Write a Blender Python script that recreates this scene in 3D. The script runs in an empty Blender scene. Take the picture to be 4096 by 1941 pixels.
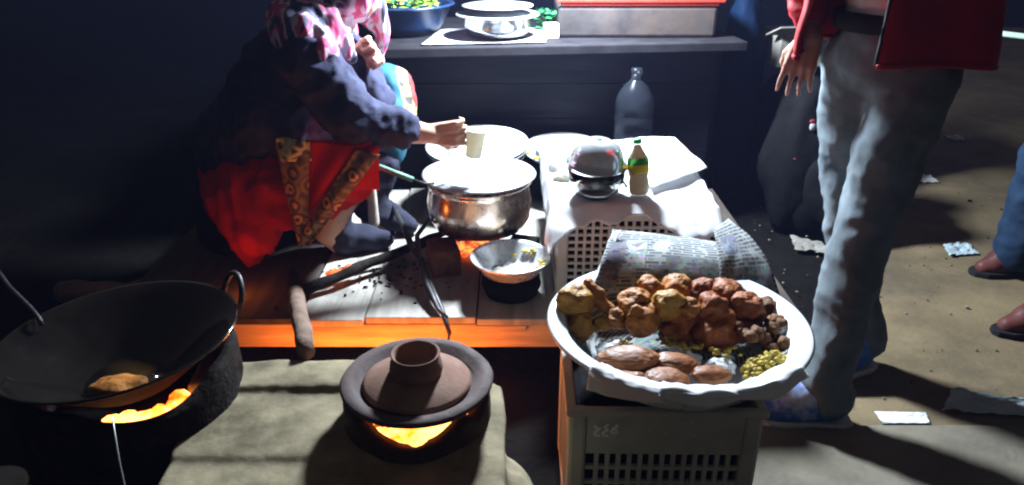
import bpy, bmesh, math, random
import numpy as np
from mathutils import Vector, Matrix, noise
R = math.radians
random.seed(7)
scene = bpy.context.scene
COL = scene.collection

# ------------------------------------------------------------------ camera, world, light, exposure
cam_d = bpy.data.cameras.new('camera'); cam = bpy.data.objects.new('camera', cam_d); COL.objects.link(cam)
cam_d.lens = 26.02; cam_d.sensor_width = 36; cam_d.clip_start = .05; cam_d.clip_end = 500
cam.location = (0, 0, 1.25); cam.rotation_euler = (R(90 - 24.5), 0, 0)
scene.camera = cam
world = bpy.data.worlds.new('World'); scene.world = world; world.use_nodes = True
wn = world.node_tree
# night: an even, dim glow of the street over the stall
wn.nodes['Background'].inputs[0].default_value = (1.0, .93, .80, 1)
wn.nodes['Background'].inputs[1].default_value = 0.052
scene.view_settings.view_transform = 'Standard'; scene.view_settings.look = 'None'
scene.view_settings.exposure = 0; scene.view_settings.gamma = 1
scene.render.engine = 'CYCLES'
scene.cycles.use_denoising = True
scene.cycles.max_bounces = 6; scene.cycles.use_adaptive_sampling = True; scene.cycles.adaptive_threshold = .03
scene.cycles.pixel_filter_type = 'BLACKMAN_HARRIS'; scene.cycles.filter_width = 2.2
scene.cycles.sample_clamp_indirect = 6
scene.cycles.caustics_reflective = False; scene.cycles.caustics_refractive = False
BULB = (.16, 2.62, 1.44); BULB_W = 540
FIRE = (1.0, .22, .03)

# ------------------------------------------------------------------ materials
MATS = {}
def _new(name):
    m = bpy.data.materials.new(name); m.use_nodes = True; MATS[name] = m
    nt = m.node_tree; return m, nt, nt.nodes['Principled BSDF']
def _coord(nt, scale=(1, 1, 1), rot=(0, 0, 0)):
    tc = nt.nodes.new('ShaderNodeTexCoord'); mp = nt.nodes.new('ShaderNodeMapping')
    mp.inputs['Scale'].default_value = scale; mp.inputs['Rotation'].default_value = rot
    nt.links.new(tc.outputs['Object'], mp.inputs[0]); return mp.outputs[0]
def _noise(nt, vec, scale, detail=5, rough=.6):
    n = nt.nodes.new('ShaderNodeTexNoise'); n.inputs['Scale'].default_value = scale
    n.inputs['Detail'].default_value = detail; n.inputs['Roughness'].default_value = rough
    nt.links.new(vec, n.inputs['Vector']); return n.outputs['Fac']
def _ramp(nt, fac, stops, const=False):
    r = nt.nodes.new('ShaderNodeValToRGB'); e = r.color_ramp.elements
    if const: r.color_ramp.interpolation = 'CONSTANT'
    while len(e) > 1: e.remove(e[0])
    e[0].position = stops[0][0]; e[0].color = (*stops[0][1], 1)
    for p, c in stops[1:]:
        k = e.new(p); k.color = (*c, 1)
    nt.links.new(fac, r.inputs[0]); return r.outputs[0]
def _mix(nt, fac, a, b):
    m = nt.nodes.new('ShaderNodeMix'); m.data_type = 'RGBA'
    if isinstance(fac, (int, float)): m.inputs[0].default_value = fac
    else: nt.links.new(fac, m.inputs[0])
    for k, v in ((6, a), (7, b)):
        if isinstance(v, tuple): m.inputs[k].default_value = (*v, 1)
        else: nt.links.new(v, m.inputs[k])
    return m.outputs[2]
def _bump(nt, bsdf, height, strength, dist=.01):
    b = nt.nodes.new('ShaderNodeBump'); b.inputs['Strength'].default_value = strength; b.inputs['Distance'].default_value = dist
    nt.links.new(height, b.inputs['Height']); nt.links.new(b.outputs[0], bsdf.inputs['Normal'])
def mat(name, col, rough=.7, metal=0, var=.3, scale=14, bump=.25, bscale=None, dist=.004, stretch=(1, 1, 1), stain=None, stain_amt=.5, coat=0, sub=0, spec=.18, rvar=.12):
    m, nt, b = _new(name)
    v = _coord(nt, stretch); n = _noise(nt, v, scale)
    lo = tuple(c * (1 - var) for c in col); hi = tuple(min(1, c * (1 + var)) for c in col)
    c = _ramp(nt, n, [(.3, lo), (.7, hi)])
    if stain:
        s = _noise(nt, v, scale * .31, 7, .7)
        f = _ramp(nt, s, [(.48, (0, 0, 0)), (.66, (stain_amt,) * 3)])
        c = _mix(nt, f, c, stain)
    nt.links.new(c, b.inputs['Base Color'])
    b.inputs['Roughness'].default_value = rough; b.inputs['Metallic'].default_value = metal
    rr = _noise(nt, v, scale * 2.3)
    mr = nt.nodes.new('ShaderNodeMapRange'); mr.inputs[1].default_value = .3; mr.inputs[2].default_value = .7
    mr.inputs[3].default_value = max(.03, rough - rvar); mr.inputs[4].default_value = min(1, rough + rvar)
    nt.links.new(rr, mr.inputs[0]); nt.links.new(mr.outputs[0], b.inputs['Roughness'])
    if bump: _bump(nt, b, _noise(nt, v, bscale or scale * 3, 6), bump, dist)
    if coat: b.inputs['Coat Weight'].default_value = coat
    b.inputs['Specular IOR Level'].default_value = spec
    if sub:
        b.inputs['Subsurface Weight'].default_value = sub; b.inputs['Subsurface Radius'].default_value = (.012, .004, .002); b.inputs['Subsurface Scale'].default_value = 1
    return m
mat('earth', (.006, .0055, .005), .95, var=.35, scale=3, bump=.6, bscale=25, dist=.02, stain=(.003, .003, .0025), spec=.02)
mat('pavement', (.135, .100, .056), .9, var=.3, scale=4, bump=.4, bscale=60, dist=.006, stain=(.055, .044, .03), stain_amt=.75)
mat('slab', (.15, .132, .10), .9, var=.2, scale=6, bump=.4, bscale=60, dist=.006, stain=(.075, .065, .048), stain_amt=.7)
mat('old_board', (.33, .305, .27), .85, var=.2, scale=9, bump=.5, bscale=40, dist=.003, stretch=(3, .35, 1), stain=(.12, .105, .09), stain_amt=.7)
mat('dark_board', (.045, .036, .030), .9, var=.4, scale=9, bump=.5, bscale=40, dist=.003, stretch=(3, .35, 1))
mat('beam_wood', (.46, .30, .16), .8, var=.35, scale=10, bump=.5, bscale=40, dist=.003, stretch=(.3, 2, 3), stain=(.10, .06, .03), stain_amt=.7)
mat('soot', (.008, .0075, .007), .95, var=.4, scale=20, bump=.4, spec=.02)
mat('charred', (.018, .015, .013), .85, var=.6, scale=30, bump=.8, dist=.006, spec=.02)
mat('bark', (.15, .10, .075), .9, var=.4, scale=22, bump=.9, bscale=60, dist=.006, stretch=(1, 1, 1))
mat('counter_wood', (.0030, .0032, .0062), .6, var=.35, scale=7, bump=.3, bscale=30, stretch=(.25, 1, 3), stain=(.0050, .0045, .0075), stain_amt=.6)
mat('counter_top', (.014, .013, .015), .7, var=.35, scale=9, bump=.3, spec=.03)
mat('cement', (.30, .275, .225), .92, var=.25, scale=9, bump=.6, bscale=45, dist=.006, stain=(.12, .10, .075), stain_amt=.7)
mat('stove_mud', (.215, .178, .112), .95, var=.38, scale=13, bump=.6, bscale=30, dist=.004, stain=(.075, .062, .034), stain_amt=.9)
mat('cement_green', (.17, .165, .095), .9, var=.3, scale=9, bump=.5, bscale=45, dist=.006, stain=(.08, .075, .05), stain_amt=.7)
mat('clay', (.19, .105, .075), .85, var=.25, scale=16, bump=.35, bscale=70, dist=.003, stain=(.30, .20, .165), stain_amt=.5)
mat('clay_dark', (.085, .062, .058), .8, var=.3, scale=14, bump=.35, bscale=70, dist=.003)
mat('burnt_clay', (.05, .034, .026), .9, var=.4, scale=14, bump=.6, dist=.006)
mat('steel', (.74, .76, .78), .24, .6, var=.12, scale=9, bump=.08, bscale=20, spec=.5)
mat('steel_soft', (.62, .66, .68), .14, .7, var=.12, scale=9, bump=.05, bscale=20, spec=.6)
mat('steel_pot', (.40, .41, .43), .2, 1, var=.15, scale=9, bump=.08, bscale=20, spec=.5)
mat('steel_dull', (.42, .44, .46), .42, .55, var=.06, scale=8, bump=.06, bscale=12, spec=.5)
mat('aluminium', (.86, .73, .65), .27, 1, var=.14, scale=8, bump=.12, bscale=14, stain=(.55, .40, .32), stain_amt=.5, spec=.5)
mat('enamel', (.62, .66, .70), .25, 0, var=.05, scale=8, bump=.03, stain=(.45, .44, .42), stain_amt=.3, spec=.5)
mat('iron', (.013, .011, .009), .12, .6, rvar=.03, coat=.4, var=.3, scale=18, bump=.05, bscale=20, spec=.5)
mat('iron_tool', (.045, .043, .045), .5, .6, var=.4, scale=30, bump=.3)
mat('oil', (.030, .016, .004), .06, 0, var=.2, scale=6, bump=.05, coat=.6, spec=.5)
mat('white_plastic', (.46, .44, .41), .5, var=.12, scale=14, bump=.06, stain=(.30, .27, .22), stain_amt=.5)
mat('grey_plastic', (.19, .19, .165), .55, var=.18, scale=12, bump=.1, stain=(.10, .10, .08), stain_amt=.6)
mat('pale_crate', (.46, .45, .39), .5, var=.15, scale=12, bump=.1, stain=(.25, .24, .19), stain_amt=.6)
mat('cloth_white', (.86, .87, .89), .9, var=.05, scale=10, bump=.25, bscale=240, dist=.001)
mat('paper', (.74, .75, .76), .85, var=.07, scale=12, bump=.2, bscale=30)
mat('paper_cream', (.60, .57, .46), .85, var=.12, scale=12, bump=.25, bscale=30)
mat('fried', (.31, .116, .022), .55, var=.38, scale=30, bump=.6, bscale=110, dist=.004, stain=(.15, .055, .02), stain_amt=.7, spec=.18)
mat('fried_yellow', (.29, .142, .022), .55, var=.35, scale=30, bump=.6, bscale=110, dist=.004, stain=(.19, .09, .025), stain_amt=.7, spec=.18)
mat('fried_red', (.22, .063, .016), .55, var=.38, scale=30, bump=.6, bscale=110, dist=.004, stain=(.10, .035, .018), stain_amt=.7, spec=.18)
mat('fried_pink', (.20, .072, .026), .5, var=.4, scale=30, bump=.6, bscale=80, dist=.003, stain=(.18, .075, .035), stain_amt=.6, spec=.18)
mat('nugget', (.13, .058, .024), .6, var=.4, scale=40, bump=.8, bscale=90, dist=.004, spec=.12)
mat('chickpea', (.36, .26, .035), .5, var=.35, scale=40, bump=.3)
mat('skin_woman', (.42, .235, .165), .5, var=.12, scale=30, bump=.2, bscale=180, dist=.001, sub=.15)
mat('skin_man', (.27, .145, .105), .5, var=.12, scale=30, bump=.2, bscale=180, dist=.001, sub=.15)
mat('cardigan', (.030, .032, .060), .95, var=.35, scale=16, bump=.6, bscale=150, dist=.002, spec=.12)
mat('red_cotton', (.40, .012, .008), .85, var=.2, scale=10, bump=.3, bscale=120, dist=.002, spec=.12)
mat('dark_cotton', (.020, .021, .034), .9, var=.3, scale=14, bump=.4, bscale=90, spec=.12)
mat('pale_cotton', (.45, .40, .34), .9, var=.2, scale=12, bump=.3, spec=.12)
mat('jeans_grey', (.112, .137, .152), .9, var=.32, scale=10, bump=.5, bscale=220, dist=.0015, stain=(.062, .076, .085), stain_amt=.5, spec=.12)
mat('jeans_blue', (.010, .022, .046), .9, var=.35, scale=11, bump=.5, bscale=220, dist=.0015, stain=(.018, .035, .06), stain_amt=.5, spec=.12)
mat('jacket_red', (.24, .004, .006), .7, var=.15, scale=8, bump=.25, bscale=60, spec=.12)
mat('black_knit', (.012, .012, .013), .9, var=.2, bump=.3, spec=.12)
mat('shirt', (.50, .53, .57), .85, var=.12, scale=9, bump=.3, spec=.12)
mat('hair', (.008, .007, .006), .5, var=.3, scale=60, bump=.5)
mat('shoe_blue', (.03, .10, .38), .55, var=.5, scale=26, bump=.3, stain=(.45, .5, .55), stain_amt=.8)
mat('sole_white', (.42, .45, .45), .6, var=.2, scale=20, bump=.2)
mat('shoe_brown', (.075, .022, .018), .6, var=.35, scale=20, bump=.3)
mat('plastic_blue', (.004, .014, .045), .35, var=.2, scale=8, bump=.05, spec=.5)
mat('leaf', (.20, .30, .03), .6, var=.5, scale=60, bump=.2)
mat('leaf_dark', (.02, .14, .045), .6, var=.4, scale=40, bump=.2)
mat('red_plastic', (.32, .025, .012), .4, var=.15, scale=9, bump=.05, spec=.5)
mat('grey_bin', (.024, .020, .020), .75, var=.35, scale=11, bump=.3, stain=(.045, .030, .022), stain_amt=.7)
mat('black_plastic', (.005, .005, .0055), .8, var=.3, scale=9, bump=.5, bscale=18, dist=.01, spec=.02)
mat('bag_blue', (.003, .008, .022), .6, var=.3, scale=9, bump=.5, bscale=18, dist=.01, spec=.02)
mat('card_grey', (.16, .15, .13), .85, var=.25, scale=12, bump=.2)
mat('print_white', (.25, .25, .26), .5, var=.1); mat('print_red', (.12, .012, .012), .5, var=.1)
mat('paint_white', (.88, .90, .90), .6, var=.2, scale=60, bump=0)
mat('faint_paint', (.58, .60, .58), .6, var=.3, scale=60, bump=0)
mat('litter_blue', (.30, .37, .40), .7, var=.2, scale=14, bump=.3)
mat('bamboo_green', (.38, .55, .44), .5, var=.2, scale=12, bump=.1)
mat('brick', (.20, .085, .055), .9, var=.35, scale=20, bump=.6, dist=.006, stain=(.03, .025, .02), stain_amt=.8)
mat('green_cap', (.03, .40, .09), .4, var=.1, bump=0, spec=.5)
mat('label_yellow', (.75, .62, .04), .5, var=.1, bump=0)
mat('label_green', (.06, .30, .06), .5, var=.2, bump=0)
mat('liquid', (.34, .25, .175), .15, var=.2, scale=9, bump=0)
mat('handle_green', (.14, .26, .20), .6, var=.3, scale=30, bump=.2)
mat('ash', (.22, .21, .20), .95, var=.4, scale=30, bump=.5)
mat('bulb_base', (.6, .6, .6), .4, var=.1, bump=0)
mat('cable', (.02, .02, .02), .5, bump=0)

def glassy(name, col, rough, trans, ior=1.45):
    m, nt, b = _new(name)
    v = _coord(nt); n = _noise(nt, v, 14)
    c = _ramp(nt, n, [(.3, tuple(x * .85 for x in col)), (.7, col)]); nt.links.new(c, b.inputs['Base Color'])
    b.inputs['Roughness'].default_value = rough; b.inputs['Transmission Weight'].default_value = trans; b.inputs['IOR'].default_value = ior
    return m
glassy('glass', (.93, .97, .96), .04, 1.0); glassy('pet', (.022, .026, .036), .25, 0, 1.3); glassy('bag_film', (.10, .12, .13), .35, .6, 1.1)
glassy('bottle_film', (.55, .62, .48), .12, 0, 1.45)

def translucent(name, fac):
    nt = MATS[name].node_tree; b = nt.nodes['Principled BSDF']; out = nt.nodes['Material Output']
    t = nt.nodes.new('ShaderNodeBsdfTranslucent'); mx = nt.nodes.new('ShaderNodeMixShader'); mx.inputs[0].default_value = fac
    src = b.inputs['Base Color'].links[0].from_socket; nt.links.new(src, t.inputs['Color'])
    nt.links.new(b.outputs[0], mx.inputs[1]); nt.links.new(t.outputs[0], mx.inputs[2]); nt.links.new(mx.outputs[0], out.inputs['Surface'])
for _n, _f in (('cloth_white', .5), ('paper', .30), ('paper_cream', .25), ('label_yellow', .6), ('label_green', .6), ('liquid', .7)): translucent(_n, _f)
def fire_mat(name, strength, stops, scale=22):
    m, nt, b = _new(name)
    v = _coord(nt); n = _noise(nt, v, scale, 4, .6)
    c = _ramp(nt, n, stops); nt.links.new(c, b.inputs['Emission Color']); b.inputs['Emission Strength'].default_value = strength
    b.inputs['Base Color'].default_value = (.02, .01, .005, 1); return m
fire_mat('flame', 6.0, [(.28, (.35, .010, .0)), (.37, (1, .06, .002)), (.45, (1, .16, .012)), (.54, (1, .40, .09))], 11)
fire_mat('ember', 2.6, [(.36, (.02, .004, .001)), (.47, (.6, .05, .01)), (.60, (1, .24, .05))], 40)
fire_mat('lamp_glow', 25, [(.3, (.90, .95, 1)), (.7, (1, 1, 1))])

def pattern_scarf():
    m, nt, b = _new('scarf_print')
    v = _coord(nt, (1, 1, .55), (.3, .5, .4)); w = nt.nodes.new('ShaderNodeTexNoise'); w.inputs['Scale'].default_value = 12; w.inputs['Detail'].default_value = 2
    w.inputs['Distortion'].default_value = 1.2
    nt.links.new(v, w.inputs['Vector'])
    c = _ramp(nt, w.outputs['Fac'], [(.0, (.015, .015, .04)), (.42, (.025, .022, .06)), (.48, (.50, .42, .50)), (.53, (.50, .40, .48)), (.555, (.46, .05, .14)), (.63, (.42, .05, .14)), (.67, (.03, .025, .06))])
    nt.links.new(c, b.inputs['Base Color']); b.inputs['Roughness'].default_value = .85
    _bump(nt, b, _noise(nt, v, 90), .3, .002)
pattern_scarf()
def pattern_floral():
    m, nt, b = _new('floral_print')
    v = _coord(nt, (1, .35, 1)); vo = nt.nodes.new('ShaderNodeTexVoronoi'); vo.inputs['Scale'].default_value = 21; vo.inputs['Randomness'].default_value = .75
    nt.links.new(v, vo.inputs['Vector'])
    c = _ramp(nt, vo.outputs['Distance'], [(0, (.10, .03, .015)), (.13, (.10, .03, .015)), (.17, (.62, .30, .10)), (.30, (.60, .22, .06)), (.35, (.05, .025, .02)), (.48, (.13, .065, .03)), (.56, (.30, .15, .045)), (.75, (.06, .04, .035))])
    n = _noise(nt, v, 55, 3)
    c2 = _mix(nt, _ramp(nt, n, [(.5, (0, 0, 0)), (.62, (.6, .6, .6))]), c, (.09, .07, .05))
    nt.links.new(c2, b.inputs['Base Color']); b.inputs['Roughness'].default_value = .85
pattern_floral()
def pattern_yellow():
    m, nt, b = _new('yellow_print')
    v = _coord(nt); vo = nt.nodes.new('ShaderNodeTexVoronoi'); vo.inputs['Scale'].default_value = 34; vo.feature = 'DISTANCE_TO_EDGE'
    nt.links.new(v, vo.inputs['Vector'])
    c = _ramp(nt, vo.outputs['Distance'], [(0, (.48, .45, .36)), (.06, (.40, .30, .07)), (.16, (.36, .26, .05)), (.24, (.03, .03, .035)), (.5, (.05, .045, .04))])
    nt.links.new(c, b.inputs['Base Color']); b.inputs['Roughness'].default_value = .85
pattern_yellow()
def pattern_knee():
    # teal cloth with a yellow printed band and a red hem, laid out along the leg
    m, nt, b = _new('knee_cloth')
    tc = nt.nodes.new('ShaderNodeTexCoord'); at = nt.nodes.new('ShaderNodeAttribute'); at.attribute_name = 'band'
    vo = nt.nodes.new('ShaderNodeTexVoronoi'); vo.inputs['Scale'].default_value = 34; vo.feature = 'DISTANCE_TO_EDGE'
    nt.links.new(tc.outputs['Object'], vo.inputs['Vector'])
    yel = _ramp(nt, vo.outputs['Distance'], [(0, (.26, .25, .19)), (.07, (.22, .17, .03)), (.17, (.19, .14, .025)), (.22, (.02, .02, .025)), (.5, (.03, .025, .025))])
    s1 = _ramp(nt, at.outputs['Fac'], [(0, (0, 0, 0)), (.34, (1, 1, 1))], True)
    s2 = _ramp(nt, at.outputs['Fac'], [(0, (0, 0, 0)), (.67, (1, 1, 1))], True)
    c = _mix(nt, s1, (.0, .075, .13), yel); c = _mix(nt, s2, c, (.16, .007, .007))
    nt.links.new(c, b.inputs['Base Color']); b.inputs['Roughness'].default_value = .8
pattern_knee()
def pattern_news(name, photo):
    m, nt, b = _new(name)
    tc = nt.nodes.new('ShaderNodeTexCoord'); mp = nt.nodes.new('ShaderNodeMapping'); nt.links.new(tc.outputs['UV'], mp.inputs[0]); uv = mp.outputs[0]
    br = nt.nodes.new('ShaderNodeTexBrick'); br.inputs['Scale'].default_value = 1; br.inputs['Mortar Size'].default_value = .010; br.inputs['Mortar Smooth'].default_value = .3
    br.inputs['Row Height'].default_value = .050; br.inputs['Brick Width'].default_value = .19
    br.inputs['Color1'].default_value = (.05, .055, .06, 1); br.inputs['Color2'].default_value = (.12, .125, .13, 1); br.inputs['Mortar'].default_value = (.34, .36, .36, 1)
    nt.links.new(uv, br.inputs['Vector'])
    big = _noise(nt, uv, 5, 2); txt = _mix(nt, _ramp(nt, big, [(.40, (0, 0, 0)), (.45, (.95, .95, .95))]), (.34, .36, .36), br.outputs[0])
    vo = nt.nodes.new('ShaderNodeTexVoronoi'); vo.inputs['Scale'].default_value = 26; nt.links.new(uv, vo.inputs['Vector'])
    hs = nt.nodes.new('ShaderNodeHueSaturation'); hs.inputs['Saturation'].default_value = .45; hs.inputs['Value'].default_value = .6; nt.links.new(vo.outputs['Color'], hs.inputs['Color'])
    # printed photographs sit in rectangles on the page
    sx = nt.nodes.new('ShaderNodeSeparateXYZ'); nt.links.new(uv, sx.inputs[0])
    def inside(sock, a, c):
        g = nt.nodes.new('ShaderNodeMath'); g.operation = 'GREATER_THAN'; nt.links.new(sock, g.inputs[0]); g.inputs[1].default_value = a
        l = nt.nodes.new('ShaderNodeMath'); l.operation = 'LESS_THAN'; nt.links.new(sock, l.inputs[0]); l.inputs[1].default_value = c
        k = nt.nodes.new('ShaderNodeMath'); k.operation = 'MULTIPLY'; nt.links.new(g.outputs[0], k.inputs[0]); nt.links.new(l.outputs[0], k.inputs[1]); return k.outputs[0]
    c = txt
    for (u0, u1, v0, v1, tint) in photo:
        k = nt.nodes.new('ShaderNodeMath'); k.operation = 'MULTIPLY'; nt.links.new(inside(sx.outputs[0], u0, u1), k.inputs[0]); nt.links.new(inside(sx.outputs[1], v0, v1), k.inputs[1])
        c = _mix(nt, k.outputs[0], c, hs.outputs[0] if tint is None else _mix(nt, .6, hs.outputs[0], tint))
    nt.links.new(c, b.inputs['Base Color']); b.inputs['Roughness'].default_value = .85
    tr = _noise(nt, _coord(nt), 25); _bump(nt, b, tr, .25, .004)
pattern_news('newsprint', [(.20, .36, .34, .80, None), (.03, .17, .1, .85, (.02, .02, .07)), (.52, .94, .10, .55, (.02, .025, .03)), (.40, .52, .12, .40, (.05, .06, .06))])
pattern_news('newsprint_side', [(.15, .6, .52, .8, (.05, .07, .16)), (.1, .95, .08, .34, (.03, .07, .07))])

translucent('newsprint', .25); translucent('newsprint_side', .25)

MATS['bottle_film'].node_tree.nodes['Principled BSDF'].inputs['Alpha'].default_value = .25
MATS['pet'].node_tree.nodes['Principled BSDF'].inputs['Alpha'].default_value = .30

# ------------------------------------------------------------------ geometry helpers
class G:
    def __init__(s): s.v = []; s.f = []; s.m = []; s.uv = None
    def add(s, vs, fs, mi=0, M=None):
        o = len(s.v); s.v += [tuple(M @ Vector(p)) if M else tuple(p) for p in vs]
        s.f += [tuple(i + o for i in f) for f in fs]; s.m += [mi] * len(fs); return s
    def box(s, c, d, rz=0, rx=0, ry=0, mi=0):
        M = Matrix.Translation(c) @ Matrix.Rotation(rz, 4, 'Z') @ Matrix.Rotation(ry, 4, 'Y') @ Matrix.Rotation(rx, 4, 'X')
        x, y, z = (k / 2 for k in d)
        vs = [(-x, -y, -z), (x, -y, -z), (x, y, -z), (-x, y, -z), (-x, -y, z), (x, -y, z), (x, y, z), (-x, y, z)]
        return s.add(vs, [(0, 3, 2, 1), (4, 5, 6, 7), (0, 1, 5, 4), (1, 2, 6, 5), (2, 3, 7, 6), (3, 0, 4, 7)], mi, M)
    def lathe(s, prof, c=(0, 0, 0), seg=48, mi=0, M=None, wob=0, seed=0, close=True):
        vs = []; fs = []; n = len(prof)
        for i in range(seg):
            a = 2 * math.pi * i / seg
            for j, (r, z) in enumerate(prof):
                k = 1 + wob * noise.noise((math.cos(a) * 2.2 + seed, math.sin(a) * 2.2, z * 9)) if wob else 1
                vs.append((r * math.cos(a) * k, r * math.sin(a) * k, z + (wob * .05 * noise.noise((math.cos(a) * 3, math.sin(a) * 3, seed + 4)) if wob else 0)))
        for i in range(seg):
            k = (i + 1) % seg
            for j in range(n - 1): fs.append((i * n + j, k * n + j, k * n + j + 1, i * n + j + 1))
        if close:
            for j, rev in ((0, True), (n - 1, False)):
                if prof[j][0] > 1e-6:
                    ring = [i * n + j for i in range(seg)]; fs.append(tuple(reversed(ring)) if rev else tuple(ring))
        T = Matrix.Translation(c) @ (M or Matrix())
        return s.add(vs, fs, mi, T)
    def tube(s, pts, rad, seg=10, mi=0):
        pts = [Vector(p) for p in pts]; n = len(pts); rad = rad if isinstance(rad, (list, tuple)) else [rad] * n
        vs = []; fs = []; up = Vector((.13, .21, 1)).normalized()
        for i, p in enumerate(pts):
            t = (pts[min(i + 1, n - 1)] - pts[max(i - 1, 0)]).normalized()
            a = t.cross(up)
            if a.length < .05: a = t.cross(Vector((1, 0, 0)))
            a.normalize(); b = t.cross(a)
            for k in range(seg):
                w = 2 * math.pi * k / seg; vs.append(p + (a * math.cos(w) + b * math.sin(w)) * rad[i])
        for i in range(n - 1):
            for k in range(seg):
                l = (k + 1) % seg; fs.append((i * seg + k, i * seg + l, (i + 1) * seg + l, (i + 1) * seg + k))
        fs.append(tuple(reversed(range(seg)))); fs.append(tuple(range((n - 1) * seg, n * seg)))
        return s.add(vs, fs, mi)
    def sheet(s, fn, nu, nv, mi=0):
        vs = [fn(i / nu, j / nv) for j in range(nv + 1) for i in range(nu + 1)]
        fs = [(j * (nu + 1) + i, j * (nu + 1) + i + 1, (j + 1) * (nu + 1) + i + 1, (j + 1) * (nu + 1) + i) for j in range(nv) for i in range(nu)]
        s.uv = [(i / nu, j / nv) for j in range(nv + 1) for i in range(nu + 1)]
        return s.add(vs, fs, mi)
    def blob(s, c, r, amp=.2, fr=1.6, seed=0, sub=3, rot=(0, 0, 0), mi=0, amp2=.05):
        bm = bmesh.new(); bmesh.ops.create_icosphere(bm, subdivisions=sub, radius=1)
        M = Matrix.Translation(c) @ Matrix.Rotation(rot[2], 4, 'Z') @ Matrix.Rotation(rot[1], 4, 'Y') @ Matrix.Rotation(rot[0], 4, 'X')
        sv = Vector((seed * 3.1, seed * 1.7, seed * .9)); vs = []
        for v in bm.verts:
            d = v.co.normalized(); k = 1 + amp * noise.noise(d * fr + sv) + amp2 * noise.noise(d * fr * 4 + sv) + amp2 * .45 * noise.noise(d * fr * 11 + sv)
            vs.append((d.x * r[0] * k, d.y * r[1] * k, d.z * r[2] * k))
        fs = [tuple(q.index for q in f.verts) for f in bm.faces]; bm.free()
        return s.add(vs, fs, mi, M)
ORG = {}
def put(name, g, material, parent=None, label=None, cat=None, group=None, kind=None, smooth=False, bevel=0, origin=None, solid=0, subsurf=0):
    me = bpy.data.meshes.new(name); ob = bpy.data.objects.new(name, me); COL.objects.link(ob)
    a = np.array([tuple(p) for p in g.v])
    if parent is not None: org = ORG[parent.name]
    elif origin is not None: org = Vector(origin)
    else:
        lo, hi = a.min(0), a.max(0); org = Vector(((lo[0] + hi[0]) / 2, (lo[1] + hi[1]) / 2, lo[2]))
    me.from_pydata([tuple(p) for p in (a - np.array(org))], [], g.f)
    for mname in (material if isinstance(material, (list, tuple)) else [material]): me.materials.append(MATS[mname])
    if max(g.m) > 0: me.polygons.foreach_set('material_index', g.m)
    if smooth: me.polygons.foreach_set('use_smooth', [True] * len(me.polygons))
    if g.uv:
        l = me.uv_layers.new(name='UVMap')
        for lp in me.loops: l.data[lp.index].uv = g.uv[lp.vertex_index]
    me.update(); ORG[ob.name] = org
    if parent is not None: ob.parent = parent
    else: ob.location = org
    if solid:
        md = ob.modifiers.new('solid', 'SOLIDIFY'); md.thickness = solid; md.offset = 0
    if bevel:
        md = ob.modifiers.new('bevel', 'BEVEL'); md.width = bevel; md.segments = 2; md.limit_method = 'ANGLE'; md.angle_limit = R(35)
    if subsurf:
        md = ob.modifiers.new('subsurf', 'SUBSURF'); md.levels = subsurf; md.render_levels = subsurf
    tag(ob, label, cat, group, kind); return ob
def tag(o, label=None, cat=None, group=None, kind=None):
    for k, v in (('label', label), ('category', cat), ('group', group), ('kind', kind)):
        if v: o[k] = v
def thing(name, loc, label, cat, group=None):
    e = bpy.data.objects.new(name, None); COL.objects.link(e); e.location = loc; e.empty_display_size = .05
    ORG[e.name] = Vector(loc); tag(e, label, cat, group); return e
def capsule(g, p0, r0, p1, r1, seg=16):
    p0, p1 = Vector(p0), Vector(p1); ax = p1 - p0; L = ax.length
    q = ax.to_track_quat('Z', 'Y').to_matrix().to_4x4() if L > 1e-6 else Matrix()
    prof = [(r0 * math.sin(t), -r0 * math.cos(t)) for t in (0.02, .4, .8, 1.2, 1.57)] + [(r1 * math.cos(t), L + r1 * math.sin(t)) for t in (0, .4, .8, 1.2, 1.55)]
    g.lathe(prof, p0, seg, M=q)
def chain(g, pts):
    for (p, r), (q, s) in zip(pts, pts[1:]): capsule(g, p, r, q, s)
def fuse(g, voxel, it=6, fac=.5, disp=None):
    """melts overlapping closed pieces into one continuous skin"""
    me = bpy.data.meshes.new('tmp'); me.from_pydata(g.v, [], g.f); ob = bpy.data.objects.new('tmp', me); COL.objects.link(ob)
    md = ob.modifiers.new('r', 'REMESH'); md.mode = 'VOXEL'; md.voxel_size = voxel
    md = ob.modifiers.new('s', 'SMOOTH'); md.factor = fac; md.iterations = it
    dg = bpy.context.evaluated_depsgraph_get(); dg.update()
    ev = bpy.data.meshes.new_from_object(ob.evaluated_get(dg))
    n = len(ev.vertices); co = np.empty(n * 3); ev.vertices.foreach_get('co', co); co = co.reshape(-1, 3)
    no = np.empty(n * 3); ev.vertices.foreach_get('normal', no); no = no.reshape(-1, 3)
    if disp:
        for amp, sc, st in disp:
            for i in range(n):
                p = co[i]; q = noise.noise((p[0] * sc * st[0], p[1] * sc * st[1], p[2] * sc * st[2]))
                co[i] += no[i] * (amp * q if amp > 0 else -amp * (.35 - 1.6 * abs(q)))
    out = G(); out.v = [tuple(p) for p in co]; out.f = [tuple(p.vertices) for p in ev.polygons]; out.m = [0] * len(out.f)
    bpy.data.objects.remove(ob); bpy.data.meshes.remove(me); bpy.data.meshes.remove(ev)
    return out
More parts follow.
